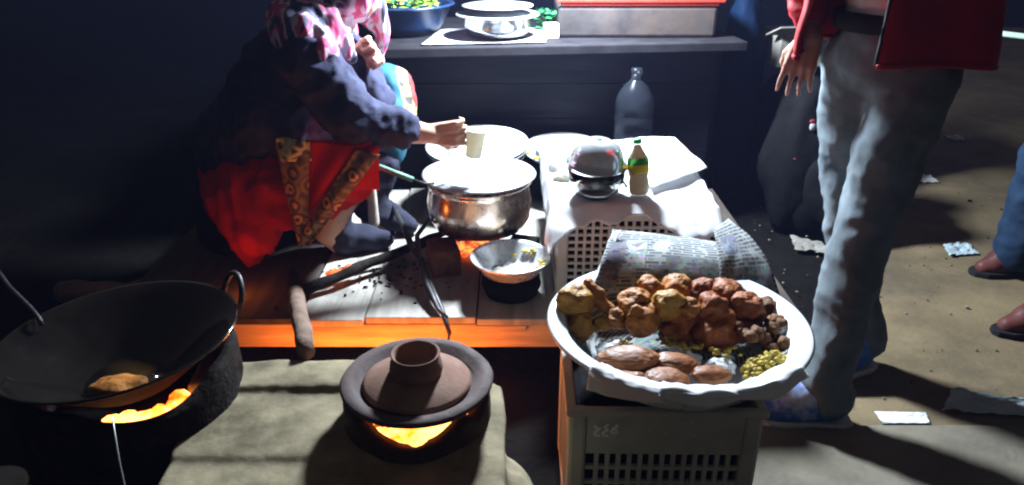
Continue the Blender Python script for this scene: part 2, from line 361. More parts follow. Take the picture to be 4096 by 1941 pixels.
def hand(g, wrist, d, palm, side, curl=(.3, .4, .3), thumb=.6, s=1.0, tcurl=.5):
    """palm and five fingers; side=+1 puts the thumb on cross(d, palm)"""
    w = Vector(wrist); d = Vector(d).normalized(); n = Vector(palm); n = (n - d * n.dot(d)).normalized(); t = d.cross(n) * side
    for i in range(4):
        o = 1.5 - i
        capsule(g, w + t * o * .012 * s, .0145 * s, w + d * .083 * s + t * o * .0215 * s, .0108 * s, 12)
    for i, L in enumerate((.072, .080, .074, .058)):
        o = 1.5 - i; p = w + d * .085 * s + t * o * .0215 * s; ang = 0; r = .0088
        for k, fr in enumerate((.45, .30, .25)):
            ang += curl[k] * (1 + .07 * i)
            dd = (d * math.cos(ang) + n * math.sin(ang) + t * o * .09).normalized(); q = p + dd * L * fr * 1.1 * s
            capsule(g, p, r * s, q, (r - .001) * s, 12); p = q; r -= .0011
    p = w + d * .022 * s + t * .020 * s; dd = (d * .75 + t * thumb + n * .25).normalized(); q = p + dd * .045 * s; capsule(g, p, .0135 * s, q, .0115 * s, 12)
    for k in range(2):
        dd = (dd + n * tcurl - t * tcurl * .8).normalized(); p, q = q, q + dd * .030 * s; capsule(g, p, .0112 * s, q, .0095 * s, 12)
def lerp(a, b, t): return Vector(a) * (1 - t) + Vector(b) * t
def nz(x, y, z): return noise.noise((x, y, z))

# ------------------------------------------------------------------ the setting
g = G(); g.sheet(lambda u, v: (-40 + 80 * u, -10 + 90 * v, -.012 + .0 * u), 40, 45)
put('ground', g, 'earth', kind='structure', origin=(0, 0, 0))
def pave(u, v):
    y = 1.572 + 7 * v; t = min(1, max(0, (y - 1.75) / .45)); x0 = .55 + (.47 * (.91 * y + .519) - .63 + .02 * nz(y * 3, 0, 0)) * t * t * (3 - 2 * t); x = x0 + (6.05 - x0) * u; return (x, y, .004 * nz(x * 4, y * 4, 0))
g = G(); g.sheet(pave, 90, 110); put('pavement', g, 'pavement', kind='structure', smooth=True)
g = G()
g.box((3.0, .78, -.001), (4.9, 1.574, .026)); put('pavement_slab', g, 'slab', kind='structure', bevel=.006)

# ------------------------------------------------------------------ hanging bulb that lights the stall (above the frame)
b = thing('hanging_bulb', BULB, 'bare white bulb hanging in front of the counter, above the pots', 'light bulb')
g = G(); g.lathe([(0.001, -.045), (.018, -.042), (.029, -.02), (.03, 0), (.024, .02), (.015, .035)], BULB, 24); put('bulb_globe', g, 'lamp_glow', b, smooth=True)
g = G(); g.lathe([(.016, .035), (.016, .075), (.02, .08), (.02, .11), (.006, .12)], BULB, 20); put('lamp_holder', g, 'bulb_base', b, smooth=True)
g = G(); g.tube([(BULB[0], BULB[1], BULB[2] + .12), (BULB[0] + .01, BULB[1], BULB[2] + .6), (BULB[0], BULB[1], BULB[2] + 1.4)], .004, 8); put('cable', g, 'cable', b)
def lamp(name, loc, watt, col, rad, parent):
    ld = bpy.data.lights.new(name, 'POINT'); ld.energy = watt; ld.color = col; ld.shadow_soft_size = rad
    o = bpy.data.objects.new(name, ld); COL.objects.link(o); o.location = Vector(loc) - ORG[parent.name]; o.parent = parent; return o
lamp('bulb_light', (BULB[0], BULB[1], BULB[2] - .085), BULB_W, (.76, .88, 1.0), .09, b)

# ------------------------------------------------------------------ serving counter at the back
c = thing('counter', (.04, 3.2, 0), 'long dark wooden counter behind the cooking pots', 'counter')
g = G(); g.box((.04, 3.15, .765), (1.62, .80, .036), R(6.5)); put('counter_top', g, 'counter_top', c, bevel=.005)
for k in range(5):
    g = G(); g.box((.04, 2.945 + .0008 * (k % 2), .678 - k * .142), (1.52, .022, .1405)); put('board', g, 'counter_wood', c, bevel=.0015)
for sx in (-.72, .80):
    for sy in (2.985, 3.4):
        g = G(); g.box((sx, sy, .3735), (.05, .05, .747)); put('leg', g, 'counter_wood', c, bevel=.004)
g = G(); g.box((.815, 3.24, .40), (.02, .46, .62)); put('side_panel', g, 'counter_wood', c)
# blue tub of chopped greens
t = thing('blue_tub', (-.44, 3.05, .783), 'dark blue plastic tub heaped with chopped greens on the counter', 'tub')
C0 = (-.44, 3.05, .783)
g = G(); g.lathe([(.001, 0), (.13, 0), (.165, .04), (.195, .105), (.212, .112), (.208, .12), (.188, .112), (.158, .045), (.12, .012), (.001, .01)], C0, 56, wob=.05, seed=3); put('tub_body', g, 'plastic_blue', t, smooth=True)
g = G()
for k in range(420):
    a = random.uniform(0, 6.28); r = .165 * math.sqrt(random.random()); h = .085 + .055 * (1 - (r / .17) ** 2) + random.uniform(-.01, .015)
    p = Vector((C0[0] + r * math.cos(a), C0[1] + r * math.sin(a), C0[2] + h)); M = Matrix.Translation(p) @ Matrix.Rotation(random.uniform(0, 6.28), 4, 'Z') @ Matrix.Rotation(random.uniform(-.9, .9), 4, 'X')
    L = random.uniform(.012, .03); W = random.uniform(.003, .008)
    g.add([(-L, 0, 0), (0, -W, .002), (L, 0, .004), (0, W, .003)], [(0, 1, 2, 3)], random.choice((0, 0, 0, 1)), M)
put('chopped_greens', g, ['leaf', 'leaf_dark'], label='heap of chopped yellow green leaves in the blue tub', cat='greens', kind='stuff')
# white board, tray, covered pot
g = G(); g.sheet(lambda u, v: lerp(lerp((-.33, 2.745, .7865), (.125, 2.80, .7865), u), lerp((-.29, 3.12, .7865), (.15, 3.14, .7865), u), v) + Vector((0, 0, .004 + .003 * nz(u * 4, v * 4, 1))), 14, 10)
put('paper_sheet', g, 'paper', label='white paper sheet spread under the steel pot on the counter', cat='paper', smooth=True, solid=.001)
p = thing('covered_pot', (-.055, 2.91, .796), 'shiny steel pot with a wide lid standing on white paper on the counter', 'pot'); C0 = (-.055, 2.91, .796)
g = G(); g.lathe([(.001, 0), (.10, 0), (.118, .010), (.125, .035), (.126, .070), (.129, .073), (.122, .070), (.11, .01), (.001, .006)], C0, 56); put('pot_body', g, 'steel_pot', p, smooth=True)
g = G(); g.lathe([(.001, .100), (.06, .093), (.12, .080), (.155, .083), (.161, .079), (.155, .076), (.12, .0745), (.001, .085)], C0, 56); put('lid', g, 'steel_dull', p, smooth=True)
g = G(); g.lathe([(.001, .122), (.09, .118), (.135, .113), (.135, .109), (.09, .110), (.001, .1015)], C0, 48); put('upper_lid', g, 'steel', p, smooth=True)
g = G()
for k in range(120):
    M = Matrix.Translation((.15 + random.gauss(0, .025), 3.07 + random.gauss(0, .03), .80 + random.random() * .07)) @ Matrix.Rotation(random.uniform(0, 6), 4, 'Z') @ Matrix.Rotation(random.uniform(-1, 1), 4, 'X')
    g.add([(-.02, 0, 0), (0, -.012, .004), (.02, 0, 0), (0, .012, .004)], [(0, 1, 2, 3)], 0, M)
put('herb_bunch', g, 'leaf_dark', label='dark green herbs between the covered pot and the grey bin', cat='herbs', kind='stuff')
g = G(); g.box((.150, 2.93, .811), (.055, .05, .055), .15); put('small_carton', g, 'paper_cream', label='small cream carton beside the grey bin on the counter', cat='carton', bevel=.004)
b2 = thing('grey_bin', (.48, 3.08, .783), 'stained grey bin with a red tray on top, on the counter', 'bin')
g = G(); g.box((.48, 3.08, .8415), (.61, .30, .115), .0); put('bin_body', g, 'grey_bin', b2, bevel=.012)
g = G(); g.box((.49, 3.08, .916), (.60, .31, .030)); g.box((.49, 2.925, .924), (.64, .018, .020)); put('red_tray', g, 'red_plastic', b2, bevel=.006)
# big water bottle on an upturned box, in front of the counter
g = G(); g.box((.47, 2.74, .3025), (.22, .16, .205)); put('upturned_box', g, 'soot', label='dark upturned box under the big clear bottle', cat='box', bevel=.006)
p = thing('water_bottle', (.46, 2.74, .405), 'large clear plastic water bottle standing against the dark counter', 'bottle'); C0 = (.46, 2.74, .405)
g = G(); g.lathe([(.001, 0), (.066, 0), (.072, .012), (.072, .06), (.070, .065), (.072, .07), (.072, .125), (.070, .13), (.072, .135), (.072, .175), (.066, .20), (.045, .235), (.022, .258), (.019, .262), (.019, .28), (.001, .28)], C0, 40); put('bottle_body', g, 'pet', p, smooth=True)
g = G(); g.lathe([(.001, .302), (.021, .30), (.0225, .281), (.001, .2805)], C0, 24); put('cap', g, 'pet', p, smooth=True)
# clutter right of the counter
g = G(); g.blob((1.17, 2.92, .30), (.13, .14, .33), .25, 1.5, 4, 4); put('black_sack', g, 'black_plastic', label='tall black plastic sack beside the counter, red and white print on it', cat='sack', smooth=True)
sack = bpy.data.objects['black_sack']
g = G(); g.blob((1.165, 2.792, .47), (.014, .006, .018), .1, 1, 2, 2); put('print_patch', g, 'print_white', sack, smooth=True)
g = G(); g.blob((1.161, 2.793, .49), (.013, .006, .010), .1, 1, 2, 2); put('print_patch', g, 'print_red', sack, smooth=True)
g = G(); g.blob((1.125, 2.792, .34), (.016, .004, .006), .1, 1, 2, 2); put('print_patch', g, 'print_red', sack, smooth=True)
g = G(); g.blob((1.32, 2.85, .20), (.17, .18, .26), .3, 1.5, 9, 4); put('black_sack', g, 'black_plastic', label='low black plastic sack half hidden behind the grey jeans', cat='sack', smooth=True)
g = G(); g.blob((.99, 3.22, .50), (.09, .09, .52), .18, 1.5, 7, 4); put('blue_bundle', g, 'bag_blue', label='upright dark blue bundle at the right end of the counter', cat='bundle', smooth=True)
k = thing('cardboard_box', (1.25, 3.25, .63), 'grey cardboard box on the tall sack beyond the counter', 'box')
g = G(); g.box((1.25, 3.25, .70), (.30, .22, .14), .1); put('box_body', g, 'card_grey', k, bevel=.004)
g = G(); g.box((1.17, 3.10, .785), (.22, .14, .006), .1, rx=-.35); put('flap', g, 'card_grey', k)
g = G(); g.blob((1.27, 3.28, .31), (.20, .18, .33), .2, 1.4, 12, 4); put('grain_sack', g, 'soot', label='dark sack carrying the grey cardboard box', cat='sack', smooth=True)

# ------------------------------------------------------------------ low cooking platform
p = thing('cooking_platform', (-.05, 2.3, 0), 'low weathered board platform that carries the pots', 'platform')
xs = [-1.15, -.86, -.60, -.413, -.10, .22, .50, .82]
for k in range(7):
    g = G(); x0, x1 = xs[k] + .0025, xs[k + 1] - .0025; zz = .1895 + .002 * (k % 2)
    g.box(((x0 + x1) / 2, 2.315 - .006 * (k % 3), zz), (x1 - x0, 1.04, .021)); put('board', g, 'dark_board' if k < 2 or k == 6 else 'old_board', p, bevel=.003)  # end boards take a darker tone than the middle ones
g = G(); g.box((-.165, 1.823, .138), (1.98, .044, .076)); put('front_beam', g, 'beam_wood', p, bevel=.004)
g = G(); g.box((-.03, 1.7965, .166), (.14, .008, .02)); put('batten', g, 'beam_wood', p, bevel=.002)
g = G(); g.box((-.165, 2.40, .085), (1.94, .014, .165)); put('dark_backing', g, 'soot', p)  # added dark board keeps the gap under the beam black
for sx in (-1.08, .75):
    for sy in (1.90, 2.76):
        g = G(); g.box((sx, sy, .0885), (.06, .06, .177)); put('leg', g, 'soot', p)
g = G()
for k in range(110):
    x = random.gauss(-.38, .09); y = random.gauss(2.04, .07); s = random.uniform(.002, .007)
    g.blob((x, y, .203 + s * .2), (s, s * random.uniform(.4, 1), s * .5), .3, 1.5, k, 1)
put('ash_scatter', g, ['charred'], label='burnt ash and charcoal crumbs scattered on the platform boards', cat='ash', kind='stuff')

# ------------------------------------------------------------------ pots and plates on the platform
for k, (bx, by, rz, lab) in enumerate(((-.215, 2.10, .25, 'scorched brick under the left front of the big pot'), (.03, 2.12, -.3, 'sooty brick under the right front of the big pot'), (-.10, 2.36, 1.5, 'sooty brick under the back of the big pot'))):
    g = G(); g.box((bx, by, .2435), (.09, .12, .085), rz); put('brick_block', g, 'brick' if k == 0 else 'soot', label=lab, cat='brick', bevel=.005)
p = thing('cooking_pot', (-.105, 2.225, .288), 'big aluminium pot under a wide lid in the firelight', 'pot'); C0 = (-.105, 2.225, .288)
g = G(); g.lathe([(.001, 0), (.11, .002), (.145, .018), (.163, .05), (.168, .10), (.160, .145), (.158, .160), (.170, .168), (.166, .172), (.152, .162), (.155, .10), (.14, .03), (.001, .012)], C0, 64, wob=.01, seed=2); put('pot_body', g, 'aluminium', p, smooth=True)
g = G(); g.lathe([(.001, .176), (.095, .176), (.112, .179), (.128, .188), (.172, .192), (.181, .190), (.179, .185), (.13, .178), (.10, .1735), (.001, .1735)], C0, 64, wob=.01, seed=5); put('lid', g, 'steel_dull', p, smooth=True)
p = thing('plate_covered_pot', (-.12, 2.655, .202), 'pot behind the aluminium pot, covered by a wide plate', 'pot'); C0 = (-.12, 2.655, .202)
g = G(); g.lathe([(.001, 0), (.12, .002), (.155, .03), (.168, .10), (.165, .19), (.175, .215), (.165, .214), (.155, .19), (.001, .02)], C0, 56); put('pot_body', g, 'iron', p, smooth=True)
Mt = Matrix.Rotation(R(5), 4, 'X') @ Matrix.Rotation(R(-2), 4, 'Y')
g = G(); g.lathe([(.001, .222), (.15, .222), (.184, .236), (.191, .238), (.186, .232), (.15, .2185), (.001, .2185)], C0, 64, M=Mt); put('under_plate', g, 'steel', p, smooth=True)
g = G(); g.lathe([(.001, .231), (.14, .231), (.172, .247), (.19, .251), (.186, .243), (.145, .2275), (.001, .2275)], C0, 64, M=Mt); put('plate', g, 'enamel', p, smooth=True)
g = G(); g.lathe([(.001, .234), (.13, .235), (.10, .25), (.001, .256)], (C0[0] + .01, C0[1], C0[2]), 40, M=Mt); put('batter', g, 'paper_cream', p, smooth=True)
p = thing('plate_stack', (.20, 2.74, .202), 'dark pot topped by nested steel plates with yellow crumbs, left of the clear bottle', 'pot'); C0 = (.20, 2.74, .202)
g = G(); g.lathe([(.001, 0), (.10, .002), (.13, .04), (.14, .12), (.135, .17), (.001, .17)], C0, 48); put('pot_body', g, 'soot', p, smooth=True)
Mt = Matrix.Rotation(R(6), 4, 'X')
g = G(); g.lathe([(.001, .176), (.12, .176), (.15, .20), (.158, .206), (.154, .199), (.12, .173), (.001, .173)], C0, 56, M=Mt); put('plate', g, 'steel_dull', p, smooth=True)
g = G(); g.lathe([(.001, .186), (.09, .186), (.115, .205), (.122, .211), (.118, .204), (.09, .183), (.001, .183)], (C0[0] + .012, C0[1] + .01, C0[2]), 56, M=Mt); put('upper_plate', g, 'steel', p, smooth=True)
g = G()
for a in (3.5, 3.9, 4.1, 4.4): g.blob((C0[0] + .152 * math.cos(a), C0[1] + .152 * math.sin(a), C0[2] + .203 + .015 * math.sin(a)), (.012, .008, .006), .3, 2, a, 2)
put('food_crumbs', g, 'chickpea', p, smooth=True, kind='stuff')
# added dark stand deepens the shadow under the steel bowl
g = G(); g.lathe([(.001, 0), (.075, 0), (.088, .03), (.085, .055), (.001, .055)], (-.002, 1.945, .2025), 40); put('shade_stand', g, 'soot', label='low dark stand added under the steel bowl to deepen its shadow', cat='stand', smooth=True)
p = thing('mixing_bowl', (-.004, 1.94, .2585), 'steel mixing bowl smeared with yellow batter beside the white crate', 'bowl'); C0 = (-.004, 1.94, .2585)
g = G(); g.lathe([(.001, 0), (.05, 0), (.085, .02), (.108, .055), (.118, .063), (.116, .067), (.106, .060), (.08, .023), (.048, .005), (.001, .004)], C0, 56); put('bowl_body', g, 'steel', p, smooth=True)
g = G(); g.lathe([(.001, .006), (.052, .0065), (.06, .0115), (.04, .013), (.001, .0145)], C0, 32, wob=.25, seed=8); put('batter', g, 'paper_cream', p, smooth=True)
g = G()
for k in range(16):
    a = random.uniform(-1.0, 1.6); q = random.uniform(.6, 1.0); r = .112 * q; h = .062 * ((q - .42) / .58) if q > .42 else .006
    g.blob((C0[0] + r * math.cos(a), C0[1] + r * math.sin(a), C0[2] + max(.008, h) + .004), (random.uniform(.004, .010), random.uniform(.004, .009), .003), .4, 2, k, 2)
put('batter_smears', g, 'chickpea', p, smooth=True, kind='stuff')

# ------------------------------------------------------------------ firewood, tongs, stick
f = thing('burning_log', (-.42, 2.07, .20), 'charred firewood log with a glowing end on the platform', 'firewood')
def logpts(a, b, n, seed, w): return [lerp(a, b, k / n) + Vector((w * nz(k * .7, seed, 0), w * nz(k * .7, seed, 3), w * .5 * nz(k * .7, seed, 7))) for k in range(n + 1)]
g = G(); g.tube(logpts((-.61, 1.90, .228), (-.22, 2.25, .262), 9, 2, .010), [.016, .017, .015, .017, .014, .016, .014, .014, .012, .010], 12); put('log', g, 'charred', f, smooth=True)
g = G(); g.tube(logpts((-.56, 2.03, .222), (-.26, 2.20, .25), 7, 5, .02), [.007, .009, .009, .010, .009, .009, .008, .007], 10); put('branch', g, 'charred', f, smooth=True)
g = G()
for k in range(9): g.blob((-.555 + k * .009 + random.uniform(-.004, .004), 1.99 + k * .006, .240 + random.uniform(-.002, .008)), (.012, .008, .007), .5, 2, k, 2)
put('embers', g, 'ember', f, smooth=True)
lamp('ember_light', (-.79, 1.92, .26), .42, FIRE, .03, f)
fp = thing('fire_bed', (-.10, 2.22, .203), 'glowing coals of the fire under the aluminium pot', 'fire')
g = G()
for k in range(24): g.blob((-.10 + random.gauss(0, .05), 2.24 + random.gauss(0, .04), .212 + random.random() * .015), (.02, .016, .012), .4, 2, k, 2)
put('coals', g, 'ember', fp, smooth=True)
t = thing('fire_tongs', (-.25, 2.1, .20), 'black iron fire tongs with a curled end over the platform edge', 'tongs')
g = G(); g.tube([(-.424, 2.42, .305), (-.37, 2.26, .300), (-.315, 2.095, .290), (-.27, 2.00, .268), (-.23, 1.89, .238), (-.195, 1.80, .222), (-.182, 1.765, .205), (-.172, 1.750, .178), (-.176, 1.745, .155), (-.190, 1.746, .148), (-.198, 1.75, .158)], [.006, .008, .011, .010, .009, .008, .007, .0065, .006, .006, .005], 10); put('arm', g, 'iron_tool', t, smooth=True)
g = G(); g.tube([(-.26, 2.29, .315), (-.30, 2.14, .300), (-.285, 2.03, .278), (-.245, 1.90, .246), (-.205, 1.80, .224), (-.180, 1.775, .212)], [.006, .008, .010, .009, .007, .006], 10); put('arm', g, 'iron_tool', t, smooth=True)
g = G(); g.lathe([(.001, -.016), (.009, -.014), (.009, .014), (.001, .016)], (-.300, 2.07, .291), 12); put('rivet', g, 'iron_tool', t)
g = G(); g.tube(logpts((-.660, 1.985, .240), (-.432, 1.318, .398), 10, 9, .005), [.022, .021, .0225, .02, .021, .022, .02, .0215, .021, .02, .019], 12)
g.m = [1 if np.mean([g.v[i][1] for i in f]) > 1.80 else 0 for f in g.f]  # upper part takes the darker of the two materials
put('firewood_stick', g, ['bark', 'charred'], label='bark covered stick leaning from the platform onto the cement stove', cat='stick', smooth=True)
l = thing('ladle', (-.33, 2.12, .48), 'ladle with a pale green handle lying against the big pot lid', 'ladle')
g = G(); g.tube([(-.405, 2.15, .524), (-.30, 2.112, .496)], .0085, 10); put('handle', g, 'handle_green', l, smooth=True)
g = G(); g.tube([(-.302, 2.113, .4965), (-.26, 2.10, .487), (-.235, 2.12, .483)], [.004, .0035, .003], 8); put('shaft', g, 'iron_tool', l, smooth=True)

# ------------------------------------------------------------------ white crate with cloth and things on it
def crate(name, cx, cy, z0, W, D, H, rz, material, label, band, nx, ny, nz_, bar, group=None):
    t = thing(name, (cx, cy, z0), label, 'crate', group); MR = Matrix.Translation((cx, cy, z0)) @ Matrix.Rotation(rz, 4, 'Z')
    def add(nm, g, bev=.003): g.v = [tuple(MR @ Vector(v)) for v in g.v]; return put(nm, g, material, t, bevel=bev)
    po = .036
    for sx in (-1, 1):
        for sy in (-1, 1):
            g = G(); g.box((sx * (W / 2 - po / 2), sy * (D / 2 - po / 2), H / 2), (po, po, H)); add('corner_post', g, .008)
    g = G(); g.box((0, 0, .008), (W - .01, D - .01, .012)); add('floor', g, 0)
    th = .010
    for ax in (0, 1):
        L = (W if ax == 0 else D) - 2 * po; n = nx if ax == 0 else ny
        for s in (-1, 1):
            g = G()
            def bx(u, z, du, dz, t_=th):
                if ax == 0: g.box((u, s * (D / 2 - .009), z), (du, t_, dz))
                else: g.box((s * (W / 2 - .009), u, z), (t_, du, dz))
            bx(0, H - band / 2, L, band, th + .003); bx(0, .02, L, .04, th + .003)
            zt = H - band; zb = .04
            for k in range(1, n): bx(-L / 2 + L * k / n, (zt + zb) / 2, bar, zt - zb, th)
            for k in range(1, nz_): bx(0, zb + (zt - zb) * k / nz_, L, bar, th - .002)
            add('lattice_panel', g, 0)
    g = G()
    for s in (-1, 1):
        g.box((0, s * (D / 2 - .004), H + .005), (W + .012, .020, .014)); g.box((s * (W / 2 - .004), 0, H + .005), (.020, D - .016, .014))
    add('top_rim', g, .004); return t
crate('white_crate', .345, 2.215, .202, .44, .60, .270, 0, 'white_plastic', 'white lattice plastic crate under the white cloth', .030, 16, 20, 9, .0075)
g = G(); g.box((.345, 2.215, .335), (.38, .54, .24)); put('dark_core', g, 'black_plastic', bpy.data.objects['white_crate'], bevel=.02)  # added black block so the lattice holes look shaded
TOP = .492; X0, X1, Y0, Y1 = .122, .562, 1.905, 2.52
def drape(u, v):
    e0, e1 = .10, .05
    hf = .082 + .042 * math.cos(u * 7.0 - .2) + .016 * math.sin(u * 19) + .022 * abs(nz(u * 17, 1, 4))
    sx = (X0 - .07) + (X1 - X0 + .07 + .035) * u; sy = (Y0 - hf) + (Y1 - Y0 + hf + .02 + .02 * math.sin(u * 9) + .015 * nz(u * 15, 5, 5)) * v
    dx = max(0, X0 - sx) + max(0, sx - X1); dy = max(0, Y0 - sy)
    z = TOP + .008 * nz(sx * 7, sy * 7, 2) + .016 * (.4 - abs(nz(sx * 13, sy * 11, 6))) * (1 if dx + dy > 0 or sy > 2.35 else .45) + .012 * max(0, math.sin((sy - Y0) * 5)) ** 2
    x, y = sx, sy
    if dx > 0: x = (X0 - .012 - dx * .22) if sx < X0 else (X1 + .010 + dx * .2)
    if dy > 0: y = Y0 - .004 - dy * .80 - .010 * nz(sx * 14, 3, 1)
    z -= max(dx * .95, dy * .52) + .3 * min(dx, dy)
    x += .008 * nz(sx * 9, sy * 9, 8); y += .012 * (.3 - abs(nz(sx * 16, sy * 9, 12))) * (1 if dy > 0 else .3); return (x, y, z)
g = G(); g.sheet(drape, 70, 70); put('white_cloth', g, 'cloth_white', label='bright white cloth draped over the white lattice crate', cat='cloth', smooth=True, solid=.0025)
def paper_top(u, v):
    a = lerp(lerp((.398, 1.985, 0), (.592, 2.14, 0), u), lerp((.375, 2.455, 0), (.565, 2.49, 0), u), v)
    a.z = .516 + .006 * nz(u * 3, v * 3, 5) + .010 * u * (1 - v); return a
g = G(); g.sheet(paper_top, 18, 18); put('wrapping_paper', g, 'paper', label='white wrapping paper lying on the cloth right of the bottle', cat='paper', smooth=True, solid=.002)
gb = thing('glass_bowl', (.238, 1.975, .498), 'round glass bowl with dark sauce on the white cloth', 'bowl'); C0 = (.238, 1.975, .498)
g = G(); g.lathe([(.001, 0), (.042, 0), (.064, .016), (.078, .046), (.081, .080), (.079, .082), (.0755, .078), (.072, .046), (.059, .020), (.040, .006), (.001, .006)], C0, 48); put('bowl_body', g, 'glass', gb, smooth=True)
g = G(); g.lathe([(.001, .0085), (.036, .009), (.050, .018), (.057, .026), (.001, .027)], C0, 40); put('sauce', g, 'oil', gb, smooth=True)
sb = thing('steel_cover', (.240, 2.00, .584), 'shiny upturned steel bowl covering the glass bowl', 'bowl'); C0 = (.240, 2.00, .584)
Mt = Matrix.Rotation(R(8), 4, 'X') @ Matrix.Rotation(R(5), 4, 'Y')
g = G(); g.lathe([(.086, .0), (.088, .002), (.077, .006), (.074, .028), (.061, .053), (.038, .068), (.030, .071), (.001, .071), (.001, .0695), (.030, .0695), (.059, .051), (.072, .027), (.075, .005)], C0, 56, M=Mt, close=False); put('cover_body', g, 'steel_soft', sb, smooth=True)
s = thing('spoon', (.31, 2.0, .51), 'steel spoon leaning on the glass bowl beside the bottle', 'spoon')
g = G(); g.tube([(.292, 2.01, .560), (.31, 1.985, .548), (.322, 1.955, .530)], [.0035, .003, .004], 8); put('handle', g, 'steel', s, smooth=True)
g = G(); g.blob((.284, 2.025, .561), (.013, .018, .004), .05, 1, 1, 2); put('spoon_head', g, 'steel', s, smooth=True)
bt = thing('drink_bottle', (.362, 1.975, .502), 'small drink bottle with green cap and yellow label on the cloth', 'bottle'); C0 = (.362, 1.975, .502)
Mt = Matrix.Rotation(R(-5), 4, 'Y') @ Matrix.Rotation(R(-6), 4, 'X')
g = G(); g.lathe([(.001, 0), (.026, 0), (.0295, .008), (.0295, .04), (.027, .05), (.0295, .06), (.0295, .092), (.025, .112), (.0145, .134), (.011, .142), (.011, .146), (.001, .146)], C0, 36, M=Mt); put('bottle_body', g, 'bottle_film', bt, smooth=True)
g = G(); g.lathe([(.001, .003), (.025, .003), (.028, .01), (.028, .04), (.0255, .05), (.028, .06), (.028, .092), (.0235, .111), (.013, .133), (.0095, .141), (.001, .1415)], C0, 32, M=Mt); put('drink', g, 'liquid', bt, smooth=True)
g = G(); g.lathe([(.0300, .066), (.0303, .067), (.0303, .088), (.0300, .089)], C0, 36, M=Mt, close=False); put('label_band', g, 'label_yellow', bt, smooth=True)
g = G(); g.lathe([(.0303, .0895), (.0303, .098), (.0275, .108)], C0, 36, M=Mt, close=False); put('label_edge', g, 'label_green', bt, smooth=True)
g = G(); g.lathe([(.001, .160), (.0125, .159), (.0135, .1465), (.001, .1462)], C0, 20, M=Mt); put('cap', g, 'green_cap', bt, smooth=True)
g = G(); g.blob((.150, 2.20, .522), (.042, .05, .022), .45, 1.8, 3, 3, amp2=.15); put('napkin', g, 'paper', label='crumpled white napkin on the cloth left of the glass bowl', cat='napkin')
g = G(); g.blob((.155, 2.10, .512), (.032, .026, .014), .3, 1.8, 5, 3, amp2=.1); put('napkin', g, 'paper_cream', label='small folded napkin at the left front edge of the cloth', cat='napkin')
g = G(); g.blob((.620, 2.16, .305), (.040, .11, .11), .25, 2, 5, 4); put('plastic_bag', g, 'bag_film', label='grey translucent plastic bag at the right side of the white crate', cat='bag', smooth=True)

# ------------------------------------------------------------------ cement stove in front
st = thing('cement_stove', (-.31, 1.16, 0), 'grey cement stove carrying the clay lid, fire in its mouth', 'stove')
def slab_piece(g, corners, z0, z1):
    n = len(corners); lo = [(x, y, z0) for x, y in corners]; hi = [(x, y, z1) for x, y in corners]
    g.add(lo + hi, [tuple(reversed(range(n))), tuple(range(n, 2 * n))] + [(i, (i + 1) % n, n + (i + 1) % n, n + i) for i in range(n)])
g = G()
slab_piece(g, [(-.648, 1.215), (-.05, 1.215), (-.045, 1.308), (-.652, 1.308)], 0, .387)
slab_piece(g, [(-.600, 1.02), (-.045, 1.02), (-.05, 1.24), (-.640, 1.24)], 0, .374)
slab_piece(g, [(-.592, .90), (-.018, .90), (-.034, 1.046), (-.600, 1.046)], 0, .366)
slab_piece(g, [(-.052, .90), (-.010, .90), (-.016, 1.24), (-.058, 1.26)], 0, .372)
g.blob((.0, 1.0, .16), (.062, .16, .185), .08, 1.2, 6, 4, rot=(0, .05, .12))
put('stove_body', fuse(g, .007, 7, .5, [(.006, 9, (1, 1, 1)), (.001, 40, (1, 1, 1))]), 'stove_mud', st, smooth=True)
CX, CY = -.178, 1.145
def collar(cx, cy, r0, r1, z0, zfun, material, parent, name, seg=72):
    g = G(); vs = []; fs = []
    for i in range(seg):
        a = 2 * math.pi * i / seg; z = zfun(a); w = 1 + .012 * nz(math.cos(a) * 3, math.sin(a) * 3, cx * 9)
        for r, zz in ((r1 * 1.04 * w, z0), (r1 * w, z - .010), (r1 * .975 * w, z), (r0 * 1.02 * w, z), (r0 * w, z - .012), (r0 * .96 * w, z0)): vs.append((cx + r * math.cos(a), cy + r * math.sin(a), zz))
    for i in range(seg):
        k = (i + 1) % seg
        for j in range(5): fs.append((i * 6 + j, k * 6 + j, k * 6 + j + 1, i * 6 + j + 1))
    g.add(vs, fs); return put(name, g, material, parent, smooth=True)
def dip(a, c, w, d): 
    x = (a - c + math.pi) % (2 * math.pi) - math.pi
    return d * max(0, math.cos(min(abs(x) / w, 1) * math.pi / 2)) ** .8
collar(CX, CY, .110, .137, .25, lambda a: .4325 - dip(a, R(-90), R(46), .040) - dip(a, R(-28), R(13), .020) + .003 * nz(math.cos(a) * 5, math.sin(a) * 5, 1), 'burnt_clay', st, 'fire_mouth')
g = G(); g.lathe([(.001, .30), (.125, .30), (.125, .365), (.001, .37)], (CX, CY, 0), 32); put('ash_bed', g, 'charred', st, smooth=True)
g = G()
for k in range(46):
    a = random.uniform(0, 6.28); r = .108 * math.sqrt(random.random()); g.blob((CX + r * math.cos(a), CY + r * math.sin(a), .368 + random.random() * .020), (random.uniform(.014, .026),) * 2 + (random.uniform(.012, .024),), .4, 2, k, 2)
put('flames', g, 'flame', st, smooth=True)
lamp('stove_light', (CX, CY - .03, .415), .5, FIRE, .02, st)
